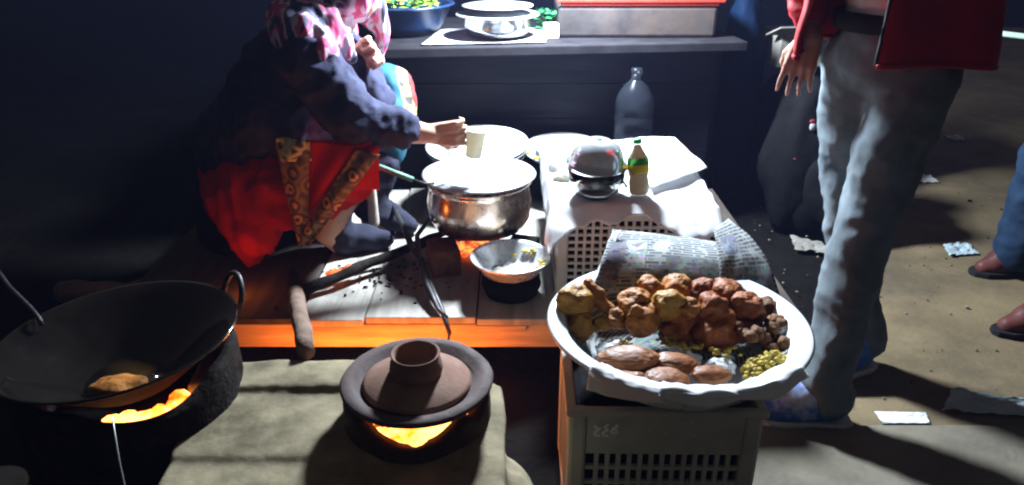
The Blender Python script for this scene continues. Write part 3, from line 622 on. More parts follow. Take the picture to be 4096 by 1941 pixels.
# added coals and lamps, unseen behind the stove, tint the platform beam orange
tr = thing('added_coals', (-.40, 1.58, 0), 'added glowing coals, unseen behind the stove, that light the platform beam', 'coals')
g = G()
for k in range(70): g.blob((-.40 + random.uniform(-.28, .28), 1.67 + random.gauss(0, .02), .012 + random.random() * .03), (.022, .018, .016), .4, 2, k, 2)
put('added_coal_bed', g, 'flame', tr, smooth=True, kind='stuff')
for x_, w_ in ((-.64, 1.1), (-.50, 1.8), (-.36, 2.2), (-.22, 1.9), (-.08, 1.0)): lamp('beam_fill_light', (x_, 1.685, .085), w_, FIRE, .03, tr)
g = G(); 
g.lathe([(.001, .0), (.10, .0), (.138, .012), (.141, .017), (.137, .022), (.116, .0215), (.107, .010), (.06, .008), (.001, .008)], (CX + .002, CY - .002, .434), 72, wob=.015, seed=3)
put('clay_plate', g, 'clay_dark', label='dark round clay plate with raised rim on the cement stove', cat='plate', smooth=True)
cl = thing('pot_cover', (CX, CY, .4425), 'terracotta lid with a hollow knob on the dark clay plate', 'lid'); C0 = (CX + .002, CY - .003, .4425)
g = G(); g.lathe([(.001, .0), (.092, .0), (.100, .003), (.101, .006), (.094, .011), (.07, .019), (.052, .026), (.001, .028)], C0, 64); put('lid_dome', g, 'clay', cl, smooth=True)
g = G(); g.lathe([(.046, .024), (.049, .034), (.047, .048), (.042, .058), (.0435, .063), (.0455, .066), (.0430, .068), (.0385, .0635), (.037, .055), (.040, .042), (.036, .032), (.001, .030)], C0, 56, close=False); put('hollow_knob', g, 'clay', cl, smooth=True)
# ------------------------------------------------------------------ frying stove with wok on the left
ws = thing('frying_stove', (-.74, 1.205, 0), 'dark round frying stove with fire showing under the black wok', 'stove')
WX, WY = -.742, 1.205
collar(WX, WY, .176, .202, 0, lambda a: .462 - dip(a, R(-52), R(38), .035), 'charred', ws, 'stove_body', 80)
g = G(); g.lathe([(.001, .20), (.172, .20), (.172, .330), (.001, .33)], (WX, WY, 0), 32); put('ash_bed', g, 'charred', ws, smooth=True)
g = G()
for k in range(60):
    a = random.uniform(R(-90), R(-12)); r = random.uniform(.10, .150); g.blob((WX + r * math.cos(a), WY + r * math.sin(a), .355 + random.random() * .03), (random.uniform(.016, .026),) * 2 + (random.uniform(.016, .028),), .4, 2, k, 2)
put('flames', g, 'flame', ws, smooth=True)
lamp('frying_light', (WX + .09, WY - .11, .385), .12, FIRE, .02, ws)
wk = thing('wok', (WX, WY, .385), 'large black iron wok with hot oil over the frying stove', 'wok'); C0 = (WX, WY, .385)
Mt = Matrix.Rotation(R(-2.5), 4, 'Y')
prof_o = [(.001, 0), (.05, .006), (.10, .030), (.15, .070), (.19, .103), (.213, .1205), (.217, .123)]
prof_i = [(.217, .127), (.211, .1255), (.188, .108), (.148, .075), (.098, .035), (.048, .011), (.001, .005)]
g = G(); g.lathe(prof_o + prof_i, C0, 80, M=Mt)
for i in range(80): g.m[i * 13:i * 13 + 6] = [1] * 6
put('wok_body', g, ['iron', 'soot'], wk, smooth=True)
g = G(); g.lathe([(.001, .026), (.084, .026), (.086, .0275), (.001, .0277)], C0, 56, M=Mt); put('oil', g, 'oil', wk, smooth=True)
for a in (R(40), R(220)):
    e = Vector((math.cos(a), math.sin(a), 0)); tt = Vector((-math.sin(a), math.cos(a), 0)); base = Vector(C0) + e * .212 + Vector((0, 0, .116 + .008 * math.cos(a)))
    pts = [base + tt * .045 * math.cos(w) + (e * .34 + Vector((0, 0, .94))) * .058 * math.sin(w) ** .8 if 0 < w < math.pi else base + tt * .045 * math.cos(w) for w in [math.pi * k / 14 for k in range(15)]]
    g = G(); g.tube(pts, .0058, 10); put('handle', g, 'iron_tool', wk, smooth=True)
g = G(); g.blob((-.745, 1.165, .420), (.052, .034, .013), .25, 1.6, 5, 4, rot=(0, 0, -.2)); put('frying_cake', g, 'fried', label='golden flat cake frying in the oil of the wok', cat='fritter', smooth=True)
g = G(); g.tube([(-1.30, 1.66, .44), (-1.12, 1.46, .475), (-.955, 1.285, .518), (-.93, 1.262, .512), (-.922, 1.255, .50)], [.006, .005, .0045, .0045, .004], 8)
put('iron_skewer', g, 'iron_tool', label='thin dark iron skewer hooked on the left rim of the wok', cat='skewer', smooth=True)
g = G(); g.tube([(-.640, .962, .505), (-.630, .935, .44), (-.615, .90, .30), (-.605, .88, .02)], .0013, 8); put('iron_wire', g, 'steel_dull', label='thin bright wire hanging in front of the frying stove', cat='wire', smooth=True)
sp = thing('small_steel_pot', (-.95, 1.03, .0), 'small steel pot at the lower left corner beside the frying stove', 'pot')
g = G(); g.lathe([(.001, .20), (.05, .20), (.062, .23), (.064, .28), (.07, .285), (.066, .288), (.058, .28), (.001, .21)], (-.95, 1.03, 0), 40); put('pot_body', g, 'steel_dull', sp, smooth=True)
g = G(); g.lathe([(.001, 0), (.075, 0), (.07, .199), (.001, .199)], (-.95, 1.03, 0), 30); put('support_block', g, 'soot', sp, smooth=True)
for k, (a, b_, lab) in enumerate((((-1.45, 2.10, .03), (-1.02, 2.02, .05), 'dark log on the ground behind the wok'), ((-1.55, 2.25, .04), (-1.12, 2.16, .08), 'dark log farthest left behind the wok'))):
    g = G(); g.tube(logpts(a, b_, 7, k + 3, .03), [.035, .04, .038, .04, .036, .037, .034, .03], 12); put('firewood_log', g, 'bark', label=lab, cat='firewood', smooth=True)

# ------------------------------------------------------------------ front crate with basin of fritters
FC = crate('display_crate', .300, 1.325, 0, .375, .35, .362, R(-1), 'pale_crate', 'grey plastic crate with white numerals under the fritter basin', .095, 14, 12, 6, .0085)
g = G(); g.box((.300, 1.325, .16), (.335, .31, .28)); put('dark_core', g, 'black_plastic', FC, bevel=.02)  # added black filling that puts shade behind the lattice holes
# painted numerals on the crate's band, drawn as strokes
def strokes(name, lines, ox, oz, sc, y, material, w):
    g = G()
    for ln in lines:
        pts = [(ox + a * sc, y, oz - b_ * sc) for a, b_ in ln]; g.tube(pts, w, 6)
    g.v = [(x, y + (yy - y) * .25, z) for x, yy, z in g.v]
    return put(name, g, material, FC)
two_a = [(.05, .05), (.12, .25), (.30, .32), (.50, .22), (.36, .42), (.10, .60), (.05, .82), (.14, .97), (.45, .96)]
two_b = [(1.02, .0), (.80, .12), (.68, .22), (.86, .32), (1.0, .42), (.80, .58), (.62, .76), (.68, .95), (1.02, .97)]
six = [(1.68, .03), (1.48, .22), (1.28, .42), (1.22, .60), (1.32, .74), (1.52, .74), (1.66, .60), (1.62, .44), (1.45, .38), (1.30, .45)]
FY = 1.1445
for ln in (two_a, two_b, six): strokes('numeral', [ln], .158, .345, .027, FY, 'paint_white', .0030)
rf = random.Random(3); smudges = []
for k in range(9):
    a_, b_ = rf.uniform(0, 6.5), rf.uniform(0, 1.3); smudges.append([(a_, b_), (a_ + rf.uniform(.08, .3), b_ + rf.uniform(-.15, .15))])
strokes('faded_marks', smudges, .222, .352, .027, FY, 'faint_paint', .0022)
BX, BY, BZ = .341, 1.325, .376
ba = thing('fritter_basin', (BX, BY, BZ), 'wide white enamel basin full of fritters on the front crate', 'basin')
g = G(); g.lathe([(.001, 0), (.175, 0), (.190, .008), (.225, .060), (.235, .084), (.262, .092), (.267, .090), (.268, .094), (.262, .098), (.232, .090), (.221, .062), (.186, .012), (.17, .005), (.001, .004)], (BX, BY, BZ), 88); put('basin_body', g, 'enamel', ba, smooth=True)
g = G()
def lining(u, v):
    a = R(-20 + 230 * u); r = .03 + .19 * v; z = .0085 + (0 if r < .17 else (r - .17) * 1.15) + .004 * abs(nz(u * 9, v * 5, 3)); return (BX + r * math.cos(a), BY + r * math.sin(a), BZ + z)
g.sheet(lining, 40, 14); put('newspaper_sheet', g, 'newsprint_side', label='newspaper lining added under the fritters, dark to stand for shaded gaps', cat='newspaper', smooth=True)  # added dark sheet; shade between the fritters is put into its colour
# newspaper standing at the back of the basin
def news_back(u, v):
    bot = lerp((.175, 1.470, .440), (.50, 1.490, .430), u); top = lerp((.245, 1.655, .530), (.50, 1.650, .500), u)
    p = lerp(bot, top, v); p.y += .03 * math.sin(math.pi * u) * (.4 + v * .6) - .02 * math.sin(math.pi * v); p.z += .026 * math.sin(math.pi * v) - .010 * math.sin(math.pi * u) * v + .004 * nz(u * 6, v * 4, 2); p.x += .006 * nz(u * 5, v * 5, 9)
    return p
g = G(); g.sheet(news_back, 30, 16); put('newspaper_sheet', g, 'newsprint', label='printed newspaper standing up behind the fritters in the basin', cat='newspaper', smooth=True, solid=.0012)
def news_roll(u, v):
    a = lerp((.178, 1.48, .437), (.252, 1.64, .530), v); w = (u - .5) * .022 * (1 - .2 * v)
    return a + Vector((w, -.006 * math.cos(w * 120) - .006, .5 * w + .006))
g = G(); g.sheet(news_roll, 8, 14); put('folded_strip', g, 'paper', bpy.data.objects['newspaper_sheet'], smooth=True, solid=.0015)
def news_right(u, v):
    bot = lerp((.475, 1.485, .430), (.600, 1.440, .450), u); top = lerp((.487, 1.645, .535), (.532, 1.665, .550), u)
    p = lerp(bot, top, v); p.y += -.012 * math.sin(math.pi * v) + .01 * u; p.x += .012 * math.sin(math.pi * v) * u; p.z += .022 * math.sin(math.pi * v) + .004 * nz(u * 5, v * 5, 3); return p
g = G(); g.sheet(news_right, 14, 18); put('newspaper_sheet', g, 'newsprint_side', label='pointed newspaper corner rising at the right back of the basin', cat='newspaper', smooth=True, solid=.0012)
def over_rim(a0, a1, inner, hang, amp, seed, lift=.0):
    def fn(u, v):
        a = R(a0 + (a1 - a0) * u); h = hang(u)
        prof = [(inner, .060), (.235, .0955), (.262, .1015), (.272, .0985), (.277 + .006 * u, .0985 - h)]
        t = v * 4; k = min(3, int(t)); q = t - k; r = prof[k][0] * (1 - q) + prof[k + 1][0] * q; z = prof[k][1] * (1 - q) + prof[k + 1][1] * q
        r += amp * .5 * nz(u * 5, v * 3, seed) + amp * .12 * nz(u * 17, v * 7, seed); z += amp * abs(nz(u * 5, v * 2.5, seed + 4)) * (1 if v < .7 else .2) + lift * math.sin(math.pi * v)
        return (BX + r * math.cos(a), BY + r * math.sin(a), BZ + z)
    return fn
g = G(); g.sheet(over_rim(-137, -106, .205, lambda u: .042 - .030 * u, .007, 3), 24, 20); put('paper_liner', g, 'paper', label='white paper hanging over the left front rim of the basin', cat='paper', smooth=True, solid=.001)
g = G(); g.sheet(over_rim(-108, -44, .200, lambda u: .003 + .012 * abs(math.sin(u * 7)), .014, 8, .001), 46, 20); put('paper_liner', g, 'paper', label='crumpled white paper along the right front rim of the basin', cat='paper', smooth=True, solid=.001)
for k, (x, y, z, r, lab) in enumerate(((.205, 1.285, .415, .034, 'crumpled white paper between the big fritters and the flat cakes, left'), (.345, 1.262, .410, .034, 'crumpled white paper in the middle of the basin'), (.415, 1.240, .410, .030, 'crumpled white paper left of the chickpeas'), (.575, 1.33, .44, .028, 'crumpled white paper at the right inner wall of the basin'))):
    g = G(); g.blob((x, y, z), (r, r * .8, r * .7), .5, 2.2, k + 20, 3, amp2=.22); put('paper_scrap', g, 'paper', label=lab, cat='paper')
FR = [(.136, 1.386, .475, .0306, 'fried_yellow', 'large knobbly yellow fritter at the left rim of the basin'), (.145, 1.349, .44, .0245, 'fried_yellow', 'drooping yellow fritter below the knobbly one at the left rim'),
      (.179, 1.394, .49, .0153, 'fried', 'long finger shaped fritter leaning at the left of the pile'), (.134, 1.448, .475, .0119, 'fried_red', 'small reddish fritter tip behind the knobbly yellow one'),
      (.19, 1.354, .445, .0163, 'fried_yellow', 'small egg shaped yellow fritter right of the drooping one'), (.221, 1.358, .455, .0211, 'fried', 'round golden fritter below the finger shaped one'),
      (.262, 1.393, .475, .0279, 'fried', 'oblong golden fritter left of centre, upper row'), (.275, 1.354, .455, .0313, 'fried', 'bulky golden fritter front left of the pile'),
      (.306, 1.439, .48, .0272, 'fried', 'round brown fritter at the back left by the newspaper'), (.365, 1.447, .48, .0299, 'fried', 'wide golden fritter at the back centre by the newspaper'),
      (.329, 1.37, .48, .0306, 'fried_yellow', 'pale golden fritter in the centre of the pile'), (.369, 1.368, .475, .0245, 'fried', 'star shaped fritter right of the pale golden one'),
      (.43, 1.467, .465, .0265, 'fried_red', 'dark fritter at the back right in the shade of the newspaper'), (.473, 1.424, .472, .0313, 'fried_red', 'reddish fritter at the back right below the newspaper corner'),
      (.423, 1.366, .472, .0299, 'fried_red', 'dark red fritter right of the centre of the pile'), (.5, 1.38, .47, .0313, 'fried_red', 'dimpled reddish fritter at the right of the pile'),
      (.362, 1.361, .445, .0299, 'fried_red', 'dark fritter wedged under the star shaped one'), (.422, 1.336, .44, .0374, 'fried_red', 'biggest dark red fritter at the front right of the pile'),
      (.48, 1.344, .435, .0245, 'fried_red', 'small squarish red fritter beside the brown nuggets'), (.341, 1.336, .43, .0252, 'fried_red', 'small triangular fritter at the foot of the pile'),
      (.559, 1.407, .455, .0177, 'nugget', 'dark crumbly piece at the right wall of the basin')]
rs = random.Random(5)
for k, (x, y, z, r, m_, lab) in enumerate(FR):
    if k == 2:
        g = G(); capsule(g, (.165, 1.410, .512), .0125, (.182, 1.392, .488), .016); capsule(g, (.182, 1.392, .488), .016, (.212, 1.372, .462), .013); g = fuse(g, .004, 4, .5, [(.008, 55, (1, 1, 1))])
    else:
        g = G(); sx, sy, sz = (rs.uniform(.95, 1.18), rs.uniform(.95, 1.15), rs.uniform(.85, 1.05))
        if k in (0, 1): sz = 1.25
        g.blob((x, y, z), (r * sx * 1.15, r * sy * 1.12, r * sz * 1.10), .30, 1.5, k + 3, 5, rot=(rs.uniform(-.4, .4), rs.uniform(-.4, .4), rs.uniform(0, 6)), amp2=.055)
    put('potato_fritter', g, m_, label=lab, cat='fritter', group='fritters piled in the basin', smooth=True)
FLAT = [(.227, 1.221, .447, .0594, .034, -.10, 'largest flat oval cake on top at the front left'), (.321, 1.223, .432, .044, .030, .2, 'flat pinkish cake right of the largest one'),
        (.216, 1.161, .433, .040, .026, .15, 'flat cake leaning on the front left paper'), (.289, 1.159, .438, .0433, .032, .05, 'pale flour dusted cake at the front centre'),
        (.382, 1.184, .432, .040, .024, .25, 'flat cake at the front right beside the rim paper'), (.177, 1.200, .425, .0258, .022, 0, 'half hidden flat cake at the front left wall'),
        (.262, 1.208, .424, .055, .032, -.1, 'flat cake lying under the largest oval one')]
for k, (x, y, z, rx, ry, rz, lab) in enumerate(FLAT):
    g = G(); g.blob((x, y, z), (rx, ry, .0135), .18, 1.5, k + 50, 5, rot=(.12, rs.uniform(-.1, .1), rz), amp2=.05)
    put('flat_cake', g, 'fried_pink', label=lab, cat='flat cake', group='flat fried cakes at the front of the basin', smooth=True)
for k in range(20):
    u = k / 19; x = .515 + .055 * math.sin(k * 2.4) * .75 + .01; y = 1.275 + .105 * u; z = .432 + .022 * (k % 3) / 2
    g = G(); g.blob((x, y, z), (.0165, .0135, .012), .35, 1.6, k + 80, 3, rot=(0, 0, k), amp2=.06)
    put('brown_nugget', g, 'nugget', label='small dark brown nugget in the pile at the right of the basin', cat='nugget', group='brown nuggets in the basin', smooth=True)
g = G()
for k in range(210):
    a = random.uniform(0, 6.28); q = math.sqrt(random.random()); x = .515 + .062 * q * math.cos(a); y = 1.235 + .045 * q * math.sin(a) + .25 * (x - .515); z = .405 + .032 * (1 - q * q) + random.uniform(0, .006)
    s_ = random.uniform(.0045, .0068); g.blob((x, y, z), (s_, s_ * .9, s_ * .85), .2, 2, k, 2)
for k in range(70):
    x, y = random.choice(((.225, 1.30), (.36, 1.28), (.425, 1.265), (.33, 1.30)))
    s_ = random.uniform(.003, .006); g.blob((x + random.gauss(0, .014), y + random.gauss(0, .008), .428 + random.random() * .008), (s_ * 1.5, s_, s_), .3, 2, k, 1)
put('chickpeas', g, 'chickpea', label='yellow spiced chickpeas heaped at the right front of the basin', cat='chickpeas', kind='stuff', smooth=True)

# ------------------------------------------------------------------ the cook, crouching behind the platform
W = G()
pel, che, nek, hed = (-.87, 2.34, .42), (-.69, 2.33, .74), (-.585, 2.345, .92), (-.50, 2.35, 1.06)
shR, elR, wrR = (-.59, 2.165, .835), (-.445, 2.09, .675), (-.245, 2.13, .632)
shL, elL, wrL = (-.60, 2.50, .83), (-.455, 2.38, .68), (-.500, 2.325, .808)
chain(W, [(pel, .13), (lerp(pel, che, .5), .12), (che, .125), (nek, .055), ((-.545, 2.345, .98), .05)])
capsule(W, hed, .088, (-.49, 2.35, 1.03), .078); capsule(W, (-.455, 2.35, .99), .05, (-.47, 2.35, 1.05), .06)
capsule(W, (-.415, 2.35, 1.03), .011, (-.408, 2.35, 1.015), .014)
chain(W, [(che, .11), (shR, .062), (elR, .047), ((-.34, 2.105, .655), .044), (wrR, .029)])
chain(W, [(che, .11), (shL, .062), (elL, .047), (wrL, .03)])
chain(W, [(pel, .12), ((-.84, 2.24, .42), .10), ((-.50, 2.13, .50), .065), ((-.60, 2.20, .29), .045), ((-.57, 2.22, .235), .035), ((-.45, 2.25, .225), .026)])
chain(W, [(pel, .12), ((-.84, 2.45, .42), .10), ((-.40, 2.50, .68), .065), ((-.50, 2.42, .33), .045), ((-.50, 2.41, .245), .035), ((-.37, 2.38, .225), .025)])
hand(W, wrR, (1, .12, 0), (.05, 1, -.1), -1, (.55, .75, .6), .5, .95)
hand(W, wrL, (.80, -.12, .42), (.1, -1, 0), 1, (1.25, 1.5, 1.0), .35, 1.08, .9)
Wb = fuse(W, .0055, 3, .5)
cook = put('person', Wb, 'skin_woman', label='crouching cook in navy cardigan and floral scarf holding a cup over the pot', cat='person', smooth=True)
g = G()
chain(g, [((-.86, 2.34, .54), .175), (lerp(pel, che, .62), .185), (che, .18), ((-.63, 2.335, .86), .12)])
capsule(g, (-.83, 2.24, .56), .12, (-.72, 2.17, .66), .11)
chain(g, [(che, .15), (shR, .096), (elR, .079), ((-.325, 2.105, .655), .060)])
chain(g, [(che, .15), (shL, .095), (elL, .075), (wrL, .048)])
cg = fuse(g, .009, 5, .5, [(-.013, 7, (1.6, 1, 2.0)), (-.008, 14, (2.2, 1, 1.2)), (-.003, 30, (2, 1, 1.5))])
put('cardigan', cg, 'cardigan', cook, smooth=True)
g = G()
capsule(g, hed, .112, (-.50, 2.35, 1.02), .10); capsule(g, (-.56, 2.345, 1.0), .10, (-.61, 2.335, .92), .13)
chain(g, [((-.62, 2.30, .94), .10), ((-.61, 2.20, .90), .088), ((-.535, 2.145, .868), .050)])
chain(g, [((-.48, 2.37, 1.0), .075), ((-.435, 2.42, .95), .050), ((-.420, 2.44, .88), .03), ((-.43, 2.44, .80), .014)])
chain(g, [((-.55, 2.23, .93), .06), ((-.50, 2.25, .87), .035), ((-.485, 2.27, .83), .018)])
chain(g, [((-.64, 2.40, .93), .10), ((-.60, 2.52, .88), .08)])
sg = fuse(g, .007, 3, .5, [(.016, 15, (2.2, 1.8, .6)), (.004, 34, (1.6, 1.6, .5))])
put('scarf', sg, 'scarf_print', cook, smooth=True)
g = G()
chain(g, [((-.86, 2.33, .42), .17), ((-.80, 2.17, .44), .125), ((-.50, 2.115, .515), .095), ((-.56, 2.12, .42), .05)])
chain(g, [((-.84, 2.17, .42), .12), ((-.80, 2.11, .33), .085), ((-.84, 2.13, .245), .045)])
chain(g, [((-.80, 2.12, .42), .08), ((-.66, 2.07, .40), .05)])
rg = fuse(g, .009, 5, .5, [(-.020, 9, (2.0, 1, .6)), (-.008, 20, (2, 1, .7))])
put('red_skirt', rg, 'red_cotton', cook, smooth=True)
g = G()
chain(g, [((-.80, 2.46, .46), .12), ((-.42, 2.50, .675), .094), ((-.405, 2.46, .60), .085), ((-.44, 2.44, .48), .07)])
kg = fuse(g, .009, 5, .5, [(.010, 18, (1, 1, 1))])
kn = put('knee_wrap', kg, 'knee_cloth', cook, smooth=True)
at = kn.data.attributes.new('band', 'FLOAT', 'POINT')
for i, v in enumerate(kg.v): at.data[i].value = min(1, max(0, ((v[0] + .372 + .25 * (v[2] - .70)) / .030 + 1) / 3)) if v[0] > -.6 else 0
# printed borders hanging from the lap
def strip(a0, a1, b0, b1, bow):
    def fn(u, v):
        p = lerp(lerp(a0, a1, u), lerp(b0, b1, u), v); p.y += -bow * math.sin(math.pi * v) + .010 * math.sin(u * 6 + v * 3); return p
    return fn
g = G(); g.sheet(strip((-.672, 2.03, .648), (-.570, 2.025, .645), (-.640, 2.02, .318), (-.612, 2.02, .312), .02), 10, 26); put('border_strip', g, 'floral_print', cook, smooth=True, solid=.002)
g = G(); g.sheet(strip((-.440, 2.005, .622), (-.372, 2.00, .612), (-.640, 2.015, .345), (-.610, 2.012, .318), .012), 10, 26); put('border_strip', g, 'floral_print', cook, smooth=True, solid=.002)
g = G(); g.sheet(strip((-.668, 2.022, .652), (-.575, 2.016, .650), (-.658, 2.012, .590), (-.570, 2.008, .588), .004), 10, 8); put('border_strip', g, 'yellow_print', cook, smooth=True, solid=.002)
g = G(); g.sheet(strip((-.575, 2.04, .640), (-.395, 2.03, .640), (-.620, 2.035, .40), (-.560, 2.035, .44), .01), 12, 16); put('apron_front', g, 'red_cotton', cook, smooth=True, solid=.002)
g = G(); g.sheet(strip((-.47, 2.035, .63), (-.378, 2.03, .63), (-.49, 2.03, .500), (-.386, 2.02, .494), .01), 10, 12); put('apron_front', g, 'red_cotton', cook, smooth=True, solid=.002)
g = G()
chain(g, [((-.55, 2.20, .42), .075), ((-.60, 2.22, .32), .065), ((-.56, 2.23, .25), .058), ((-.43, 2.26, .232), .036)])
chain(g, [((-.45, 2.42, .45), .07), ((-.50, 2.40, .30), .06), ((-.36, 2.37, .235), .036)])
put('leg_wrap', fuse(g, .009, 5, .5, [(.008, 25, (1, 1, 1))]), 'dark_cotton', cook, smooth=True)
g = G(); capsule(g, (-.470, 2.325, .40), .016, (-.473, 2.335, .26), .020); put('pale_cuff', fuse(g, .006, 3), 'pale_cotton', cook, smooth=True)
g = G(); g.lathe([(.001, 0), (.17, 0), (.18, .02), (.18, .14), (.16, .155), (.001, .155)], (-.90, 2.36, .202), 32); put('low_stool', g, 'soot', label='low dark stool under the crouching cook', cat='stool', smooth=True)
cu = thing('cup', (-.118, 2.160, .553), 'cream cup in the hand of the cook above the pot', 'cup'); C0 = (-.118, 2.160, .553)
Mt = Matrix.Rotation(R(8), 4, 'Y')
g = G(); g.lathe([(.001, 0), (.021, 0), (.024, .003), (.030, .082), (.0305, .084), (.0285, .083), (.022, .006), (.001, .005)], C0, 36, M=Mt); put('cup_body', g, 'paper_cream', cu, smooth=True)

# ------------------------------------------------------------------ passer-by in grey jeans and red jacket
def shoe(g_up, g_so, heel, toe, s=1.0):
    h, t = Vector(heel), Vector(toe); d = (t - h); L = d.length; d.normalize(); n = Vector((-d.y, d.x, 0))
    up = Vector((0, 0, 1))
    chain(g_up, [(h + d * .035 + up * .055, .038), (h + d * L * .45 + up * .052, .042), (h + d * L * .72 + up * .038, .036), (t - d * .045 + up * .032, .030)])
    capsule(g_up, h + d * .05 + up * .06, .040, h + d * .06 + up * .105, .042); capsule(g_up, h + d * .075 + up * .105, .045, h + d * L * .62 + up * .058, .041)
    pts = [(-.02, .028), (.02, .038), (.10, .036), (.18, .045), (.24, .042), (.285, .022), (.295, 0)]
    ring = [h + d * (x / .28 * L * .96) + n * y for x, y in pts] + [h + d * (x / .28 * L * .96) - n * y for x, y in reversed(pts[:-1])]
    lo = [p + up * .002 for p in ring]; mid = [p + up * .022 for p in ring]; k = len(ring)
    g_so.add([tuple(p) for p in lo + mid], [tuple(reversed(range(k))), tuple(range(k, 2 * k))] + [(i, (i + 1) % k, k + (i + 1) % k, k + i) for i in range(k)])
pv = Vector((.905, 1.80, .94)); hR, hL = Vector((.872, 1.872, .90)), Vector((.965, 1.760, .89))
kR, kL, aR, aL = Vector((.930, 1.945, .55)), Vector((.880, 1.705, .52)), Vector((1.015, 1.855, .10)), Vector((.815, 1.600, .10))
m = G(); ch2 = Vector((.905, 1.815, 1.28))
chain(m, [(pv, .11), ((.905, 1.81, 1.08), .108), (ch2, .13), ((.90, 1.81, 1.43), .055), ((.885, 1.795, 1.50), .052)])
capsule(m, (.875, 1.785, 1.62), .088, (.865, 1.775, 1.56), .075); capsule(m, (.80, 1.715, 1.585), .012, (.795, 1.71, 1.57), .014)
wM = Vector((.748, 1.905, .955)); eM = Vector((.735, 2.00, 1.16))
chain(m, [(ch2 + Vector((0, 0, .08)), .10), ((.775, 1.965, 1.38), .06), (eM, .045), (wM, .029)])
chain(m, [(ch2 + Vector((0, 0, .08)), .10), ((1.04, 1.68, 1.38), .06), ((1.08, 1.76, 1.13), .045), ((1.00, 1.71, 1.08), .029)])
for a, b_, c_ in ((hR, kR, aR), (hL, kL, aL)): chain(m, [(pv, .10), (a, .08), (b_, .055), (c_, .034)])
hand(m, wM, (-.22, -.10, -1), (.5, .8, -.1), -1, (.22, .30, .25), .55, .98)
hand(m, (1.00, 1.71, 1.08), (-.4, -.1, -1), (-.6, .3, 0), 1, (.4, .5, .4), .4, .95)
man = put('person', fuse(m, .005, 2), 'skin_man', label='standing passer-by in grey jeans, open red jacket and blue shoes', cat='person', smooth=True, origin=(.9, 1.75, 0))
g = G()
for a, b_, c_ in ((hR, kR, aR), (hL, kL, aL)): chain(g, [(pv, .122), (a, .094), (lerp(a, b_, .5), .085), (b_, .074), (lerp(b_, c_, .5), .070), (c_ + Vector((.0, 0, .02)), .064), (c_ + Vector((.01, 0, -.01)), .064)])
put('grey_jeans', fuse(g, .008, 4, .5, [(.010, 6, (1, 1, 1.3)), (-.010, 6, (1.5, 1.5, 1.5)), (-.004, 13, (1.3, 1.3, 1.8))]), 'jeans_grey', man, smooth=True)
g = G(); g.lathe([(.150, -.02), (.156, -.018), (.156, .018), (.150, .02)], (pv.x, pv.y, 1.005), 40, M=Matrix.Rotation(R(45), 4, 'Z') @ Matrix.Diagonal((.84, .90, 1, 1)), close=False); put('belt', g, 'black_knit', man, smooth=True, solid=.004)
g = G(); chain(g, [((.905, 1.805, 1.07), .126), ((.905, 1.81, 1.2), .135), (ch2, .142), ((.90, 1.81, 1.40), .08)]); put('shirt', fuse(g, .010, 4, .5, [(.012, 18, (1, 1, 1.5))]), 'shirt', man, smooth=True)
fd = Vector((-.7071, -.7071, 0)); lf = Vector((.7071, -.7071, 0))
def coat(u, v):
    ph = R(14 + (318 - 14) * u); z = .925 + .50 * v; fl = 1 - v
    rx = .185 + .025 * fl; ry = .150 + .03 * fl
    if ph < R(110): rx += .020 * fl * math.sin(ph); ry += .02 * fl
    if v > .8: k = (v - .8) / .2; rx *= 1 - .45 * k; ry *= 1 - .35 * k
    w = .016 * math.sin(ph * 6 + v * 2.5 + 2 * nz(u * 3, v * 2, 1)) * fl + .012 * nz(u * 12, v * 5, 4)
    p = Vector((.900, 1.812, z + .012 * math.sin(ph * 2) * fl)) + fd * math.cos(ph) * (ry + w) + lf * math.sin(ph) * (rx + w); return p
g = G(); g.sheet(coat, 64, 26); put('red_jacket', g, 'jacket_red', man, smooth=True, solid=.006)
g = G(); g.tube([coat(0, k / 20) for k in range(21)], .0045, 8); put('zipper', g, 'black_knit', man, smooth=True)
g = G(); g.tube([coat(k / 64, .0) for k in range(65)], .007, 8); put('hem_band', g, 'jacket_red', man, smooth=True)
g = G(); chain(g, [((.79, 1.945, 1.39), .078), (eM, .064), (lerp(eM, wM, .72), .050)]); put('jacket_sleeve', fuse(g, .008, 3, .5, [(.008, 28, (1, 1, 1.6))]), 'jacket_red', man, smooth=True)
g = G(); chain(g, [((1.03, 1.69, 1.39), .078), ((1.08, 1.76, 1.13), .060), ((1.04, 1.72, 1.05), .048)]); put('jacket_sleeve', fuse(g, .008, 3, .5, [(.008, 28, (1, 1, 1.6))]), 'jacket_red', man, smooth=True)
g = G(); capsule(g, (.885, 1.795, 1.645), .098, (.905, 1.815, 1.60), .092); put('hair', fuse(g, .010, 2, .5, [(.012, 60, (1, 1, 1))]), 'hair', man, smooth=True)
for h_, t_ in (((.875, 1.585, .0), (.630, 1.602, .0)), ((1.055, 1.855, .0), (.83, 1.745, .0))):
    u_, s_ = G(), G(); shoe(u_, s_, h_, t_); so = put('shoe', fuse(u_, .006, 4), 'shoe_blue', man, smooth=True); put('sole', s_, 'sole_white', so, bevel=.004)

